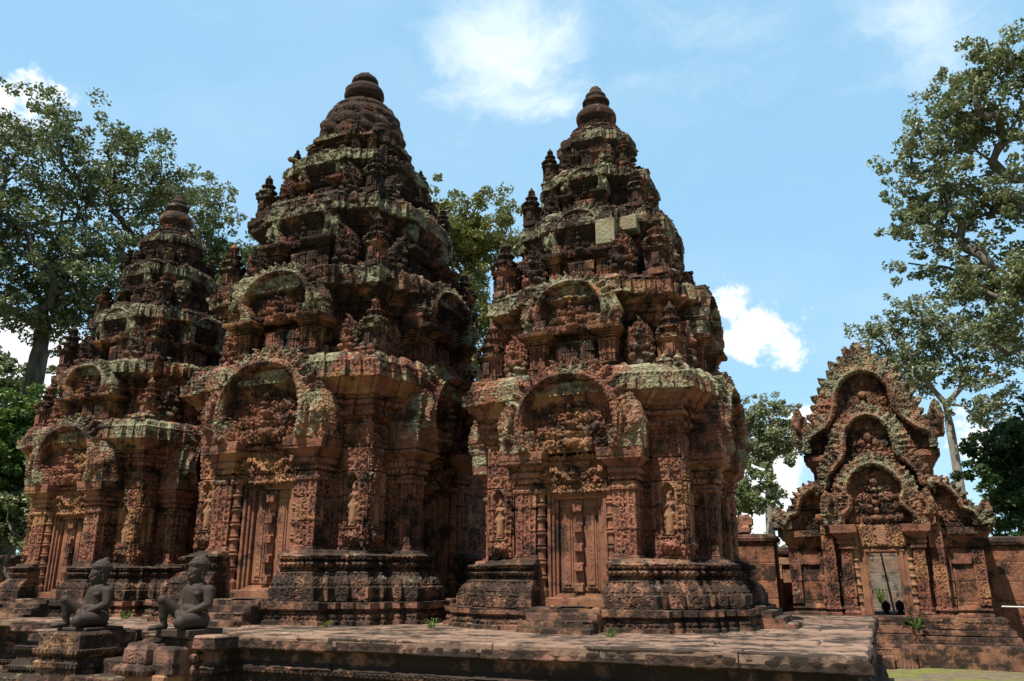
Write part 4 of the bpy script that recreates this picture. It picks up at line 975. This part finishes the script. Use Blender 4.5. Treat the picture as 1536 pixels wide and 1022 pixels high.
def tree(name, label, base, fork, lobes, n_cl, per, leaf, crad, lm, bm, r0, seed, group='trees around the temple', sub=.9, cat='tree', rmin=.02):
    """trunk from base to fork, limbs grown from the fork to clump centres scattered in ellipsoid lobes"""
    rg = np.random.RandomState(seed); base = np.array(base, float); fork = np.array(fork, float)
    vol = np.array([l[1][0]*l[1][1]*l[1][2] for l in lobes])**.75; cnt = np.maximum(2, (n_cl*vol/vol.sum()).astype(int)); cen = []
    for (c, r), k in zip(lobes, cnt):
        d = rg.normal(size=(k, 3)); d /= np.linalg.norm(d, axis=1)[:, None]; cen.append(np.array(c)+d*np.array(r)*(rg.uniform(.08, 1, (k, 1))**.42))
    cen = np.concatenate(cen); cen = cen[np.argsort(np.linalg.norm(cen-fork, axis=1))]
    nodes = [base]; par = [-1]
    nt = 10; bend = rg.normal(size=3)*[.08, .08, 0]
    for i in range(1, nt+1):
        t = i/nt; nodes.append(base+(fork-base)*t+bend*math.sin(t*math.pi)); par.append(len(nodes)-2)
    tipn = []; first = nt
    for c in cen:
        N = np.array(nodes[first:]); dv = c-N; dist = np.linalg.norm(dv, axis=1); pen = dist+.9*np.clip(N[:, 2]-c[2], 0, None)+.25*np.linalg.norm(N-fork, axis=1)
        j = int(np.argmin(pen))+first; prev = j; a = np.array(nodes[j]); L = np.linalg.norm(c-a); k = max(2, int(L/.55))
        off = rg.normal(size=3)*.14*L; off[2] = abs(off[2])*.6
        for i in range(1, k+1):
            t = i/k; nodes.append(a+(c-a)*t+off*math.sin(t*math.pi)*(1-t*.5)+rg.normal(size=3)*.03); par.append(prev); prev = len(nodes)-1
        tipn.append(prev)
    n = len(nodes); cntt = np.zeros(n); cntt[tipn] = 1
    for i in range(n-1, 0, -1): cntt[par[i]] += cntt[i]
    tot = cntt[0]; rad = r0*.84*(cntt/tot)**.52+rmin*.35; rad[:nt+1] = np.linspace(r0*1.25, r0*.92, nt+1); rad[0] *= 1.25
    kids = [[] for _ in range(n)]
    for i in range(1, n): kids[par[i]].append(i)
    mb = MB(); stack = [0]; N = np.array(nodes)
    starts = [(None, 0)]
    while starts:
        p, s = starts.pop(); pts = [] if p is None else [N[p]]; rr = [] if p is None else [min(rad[p], rad[s]*1.25)]
        cur = s
        while True:
            pts.append(N[cur]); rr.append(rad[cur]); ks = kids[cur]
            if not ks: break
            ks = sorted(ks, key=lambda q: -cntt[q])
            for q in ks[1:]: starts.append((cur, q))
            cur = ks[0]
        if len(pts) > 1 and max(rr) > rmin*.8: tube(mb, pts, rr, 10 if rr[0] > .1 else 5)
    t = thing(name, label, cat, tuple(base), 0, group)
    obj('trunk', mb.mesh('trunk', bm), t, tuple(-base))
    lb = MB(); subc = []; subr = []
    for c in cen:
        k = rg.randint(3, 7)
        subc.append(c+rg.normal(size=(k, 3))*crad*sub*[.62, .62, .36]); subr.append(np.full(k, crad)*rg.uniform(.22, .46, k))
    leaves(lb, rg, np.concatenate(subc), np.concatenate(subr), per, leaf)
    obj('crown', lb.mesh('crown', lm, False), t, tuple(-base))
    return t
# left spreading tree
def lob(pts, r, f=.8): return [(p, (r, r*1.1, r*f)) for p in pts]
tree('broadleaf_tree', 'spreading tree with a dark forked trunk at the left edge, rising over the left tower', (-23.1, 15.8, 0), (-23.0, 15.8, 8.9),
     lob([(-23.54, 15.16, 15.7), (-22.84, 17.05, 15.7), (-22.32, 18.3, 15.2), (-23.14, 13.91, 14.31), (-23.23, 14.72, 12.65), (-23.15, 16.62, 13.73), (-22.51, 18.1, 13.4), (-22.92, 14.27, 10.6), (-22.89, 16.13, 11.2), (-22.52, 17.3, 11.3), (-23.66, 13.01, 12.19), (-24.6, 12.0, 14.5), (-25.2, 12, 10.8), (-22.6, 15.0, 9.6), (-22.3, 16.3, 9.9), (-23.2, 13.6, 9.4)], 1.3),
     195, 64, .072, .98, L_DARK, B_DARK, .27, 11)
tree('broadleaf_tree', 'lighter green tree behind the top of the left tower', (-25.8, 25.2, 0), (-25.7, 25.2, 11.5), lob([(-26.44, 24.43, 17.6), (-25.41, 25.5, 16.0), (-26.24, 24.65, 15.0), (-24.98, 25.93, 14.0), (-24.6, 26.2, 12.2)], 1.35), 80, 56, .085, .95, L_MID, B_GREY, .26, 12)
tree('broadleaf_tree', 'yellow-green tree showing between the central tower and the nearest tower', (-13.3, 27.0, 0), (-13.4, 27, 8.5), lob([(-13.51, 26.78, 15.3), (-14.09, 26.48, 14.1), (-12.75, 27.2, 14.5), (-13.48, 26.8, 12.4), (-13.8, 26.64, 10.5), (-12.75, 27.16, 11.1), (-14.7, 26.07, 15.0)], 1.25), 105, 74, .078, .9, L_YEL, B_PALE, .2, 13)
tree('broadleaf_tree', 'slim tall tree with a bare pale trunk between the nearest tower and the gate pavilion', (-3.75, 33.8, 0), (-3.7, 33.8, 5.7), lob([(-3.58, 33.81, 8.1), (-4.17, 33.74, 7.35), (-2.95, 33.88, 7.25), (-3.62, 33.81, 6.6), (-2.8, 33.89, 6.4), (-4.4, 33.7, 6.4)], .72), 75, 46, .07, .62, L_PALE, B_PALE, .17, 14)
tree('broadleaf_tree', 'pale-barked straight tree with forked limbs, right behind the gate pavilion', (2.7, 31.9, 0), (2.75, 31.9, 7.4), lob([(1.2, 31.98, 10.4), (2.48, 31.9, 10.8), (3.57, 31.8, 10.18), (2.6, 31.89, 9.5), (1.52, 31.96, 9.45), (3.74, 31.78, 8.5), (2.1, 31.92, 8.5), (4.2, 31.7, 7.2), (4.8, 31.6, 9.4)], .95, .6), 110, 34, .072, .70, L_PALE, B_PALE, .15, 15)
tree('broadleaf_tree', 'very tall tree whose crown hangs into the upper right corner of the photo', (6.6, 24.0, 0), (6.3, 24.0, 7.0), lob([(4.76, 23.52, 15.6), (3.75, 23.72, 14.9), (3.0, 23.83, 13.9), (2.5, 23.9, 13.0), (4.09, 23.65, 13.3), (2.45, 23.9, 11.7), (3.34, 23.77, 11.7), (4.5, 23.59, 11.5), (2.6, 23.89, 10.2), (3.3, 23.79, 9.3), (4.1, 23.66, 8.8), (3.7, 23.76, 7.8), (5.6, 23.38, 14.2), (5.2, 23.51, 10.2), (6.8, 23.2, 12.5)], .98), 180, 48, .068, .68, L_PALE, B_GREY, .34, 16)
tree('broadleaf_tree', 'dense dark green tree over the right laterite wall at the photo edge', (4.2, 25.6, 0), (4.2, 25.6, 2.6), lob([(3.7, 25.77, 4.9), (4.0, 25.72, 4.3), (3.4, 25.83, 4.0), (3.5, 25.81, 3.2), (3.9, 25.76, 2.8), (4.5, 25.67, 5.3), (6.0, 25.3, 5.2)], .8, 1.0), 85, 90, .072, .62, L_BUSH, B_GREY, .16, 17)
tree('young_tree', 'small loose tree low beside the nearest tower, above the tall wall end', (-4.3, 29, 0), (-4.25, 29, 3.0), [((-4.1, 29, 4.5), (.8, .9, .7)), ((-3.8, 29, 4.0), (.6, .6, .4))], 18, 42, .085, .6, L_MID, B_GREY, .08, 18)
tree('young_tree', 'low bright green tree left of the left tower, under the spreading tree', (-19.9, 14.4, 0), (-19.9, 14.4, 2.6), [((-19.5, 14.2, 4.4), (1.0, 1.2, 1.5)), ((-20.6, 13.6, 4.6), (1.2, 1.3, 1.3)), ((-18.8, 15.2, 5.6), (.8, .9, .7)), ((-20.2, 14.0, 5.8), (.7, .8, .5))], 85, 90, .07, .62, L_FRESH, B_GREY, .12, 19)
tree('leafy_shrub', 'grey-green leafy shrub at the left edge over the dark wall', (-19.3, 13.6, 0), (-19.3, 13.6, 1.4), [((-19.4, 13.5, 2.9), (1.2, 1.2, 1.0)), ((-20.6, 12.8, 2.8), (1.2, 1.2, 1.2))], 50, 90, .06, .55, L_MID, B_GREY, .09, 20, cat='shrub')
tree('broadleaf_tree', 'dark tree crown at the far left edge under the big spreading tree', (-27.4, 17, 0), (-27.3, 17, 5), [((-27.0, 17.0, 7.6), (1.4, 1.6, 1.3)), ((-26.6, 17.4, 6.2), (1.0, 1.2, .8)), ((-28.5, 16.2, 8.0), (1.6, 1.6, 1.5))], 45, 55, .10, .8, L_DARK, B_GREY, .2, 21)
# far woods
rg = np.random.RandomState(77); fw = MB(); cc = []; rr = []
for i in range(420):
    a = rg.uniform(R(-62), R(28)); d = rg.uniform(52, 75); x, y = d*math.sin(a), d*math.cos(a); cc.append((x, y, abs(rg.normal(0, 1.3))+.5)); rr.append(rg.uniform(1.2, 2.2))
leaves(fw, rg, np.array(cc), np.array(rr), 70, .26); tag(obj('far_woods', fw.mesh('far_woods', L_DARK, False)), None, kind='stuff')['label'] = 'far belt of low woods behind the temple walls'
# weeds
wd = MB(); rg = np.random.RandomState(9)
for i in range(40):
    a = rg.uniform(0, 6.28); h = rg.uniform(.03, .15); r = rg.uniform(.03, .11); s = .007; b = np.array([math.cos(a)*r*.4, math.sin(a)*r*.4, 0]); tp = np.array([math.cos(a)*r, math.sin(a)*r, h]); sd_ = np.array([-math.sin(a), math.cos(a), 0])*s
    wd.raw([b-sd_*.3, b+sd_*.3, tp+sd_, tp-sd_], [[0, 1, 2, 3]], (.6, .3, 0)); wd.raw([tp-sd_, tp+sd_, tp+np.array([math.cos(a), math.sin(a), -.3])*.04+sd_*.4, tp+np.array([math.cos(a), math.sin(a), -.3])*.04-sd_*.4], [[0, 1, 2, 3]], (.8, .6, 0))
WM = wd.mesh('weed', L_FRESH, False)
for lab, x, y, z, s in (('small green weed at the foot of the nearest tower, its front left', -5.05, 8.95, .9, 1.2), ('small green weed at the foot of the central tower, right of its stair', -6.3, 8.55, .9, .8), ('small green weed on the paving right of the left guardian', -10.2, 9.0, .9, 1.1), ('green weed in a joint of the paving before the nearest tower', -2.6, 8.3, .9, .9),
                        ('green weed tuft at the right jamb of the gate doorway', .42, 16.68, .62, 2.0), ('tiny green weed on the steps left of the gate', -.28, 16.4, .4, .9), ('tall green weeds growing behind the gate doorway', -.1, 21.6, .9, 4.5)):
    tag(obj('weed', WM, None, (x, y, z), s*3, s*.75 if s < 3 else (1.5, 1.5, 2.6)), lab, 'weed', 'weeds on the stones')

# fallen leaves on the terrace
rg = np.random.RandomState(31); fl_ = MB()
M_DRY = plain_mat('dry_leaves', (.30, .19, .08), .8)
for i in range(170):
    x = rg.uniform(-13.5, -.4); y = rg.uniform(7.4, 9.3) if x > -9 else rg.uniform(8.6, 9.6); a = rg.uniform(0, 6.28); s_ = rg.uniform(.012, .03); z = .925+rg.uniform(0, .008)
    c_, n_ = math.cos(a)*s_, math.sin(a)*s_
    fl_.raw([(x-c_, y-n_, z), (x+n_*.5, y-c_*.5, z+s_*.3), (x+c_, y+n_, z+s_*.1), (x-n_*.5, y+c_*.5, z+s_*.35)], [[0, 1, 2, 3]])
tag(obj('fallen_leaves', fl_.mesh('fallen_leaves', M_DRY, False)), 'dry brown leaves scattered over the terrace paving', kind='stuff')
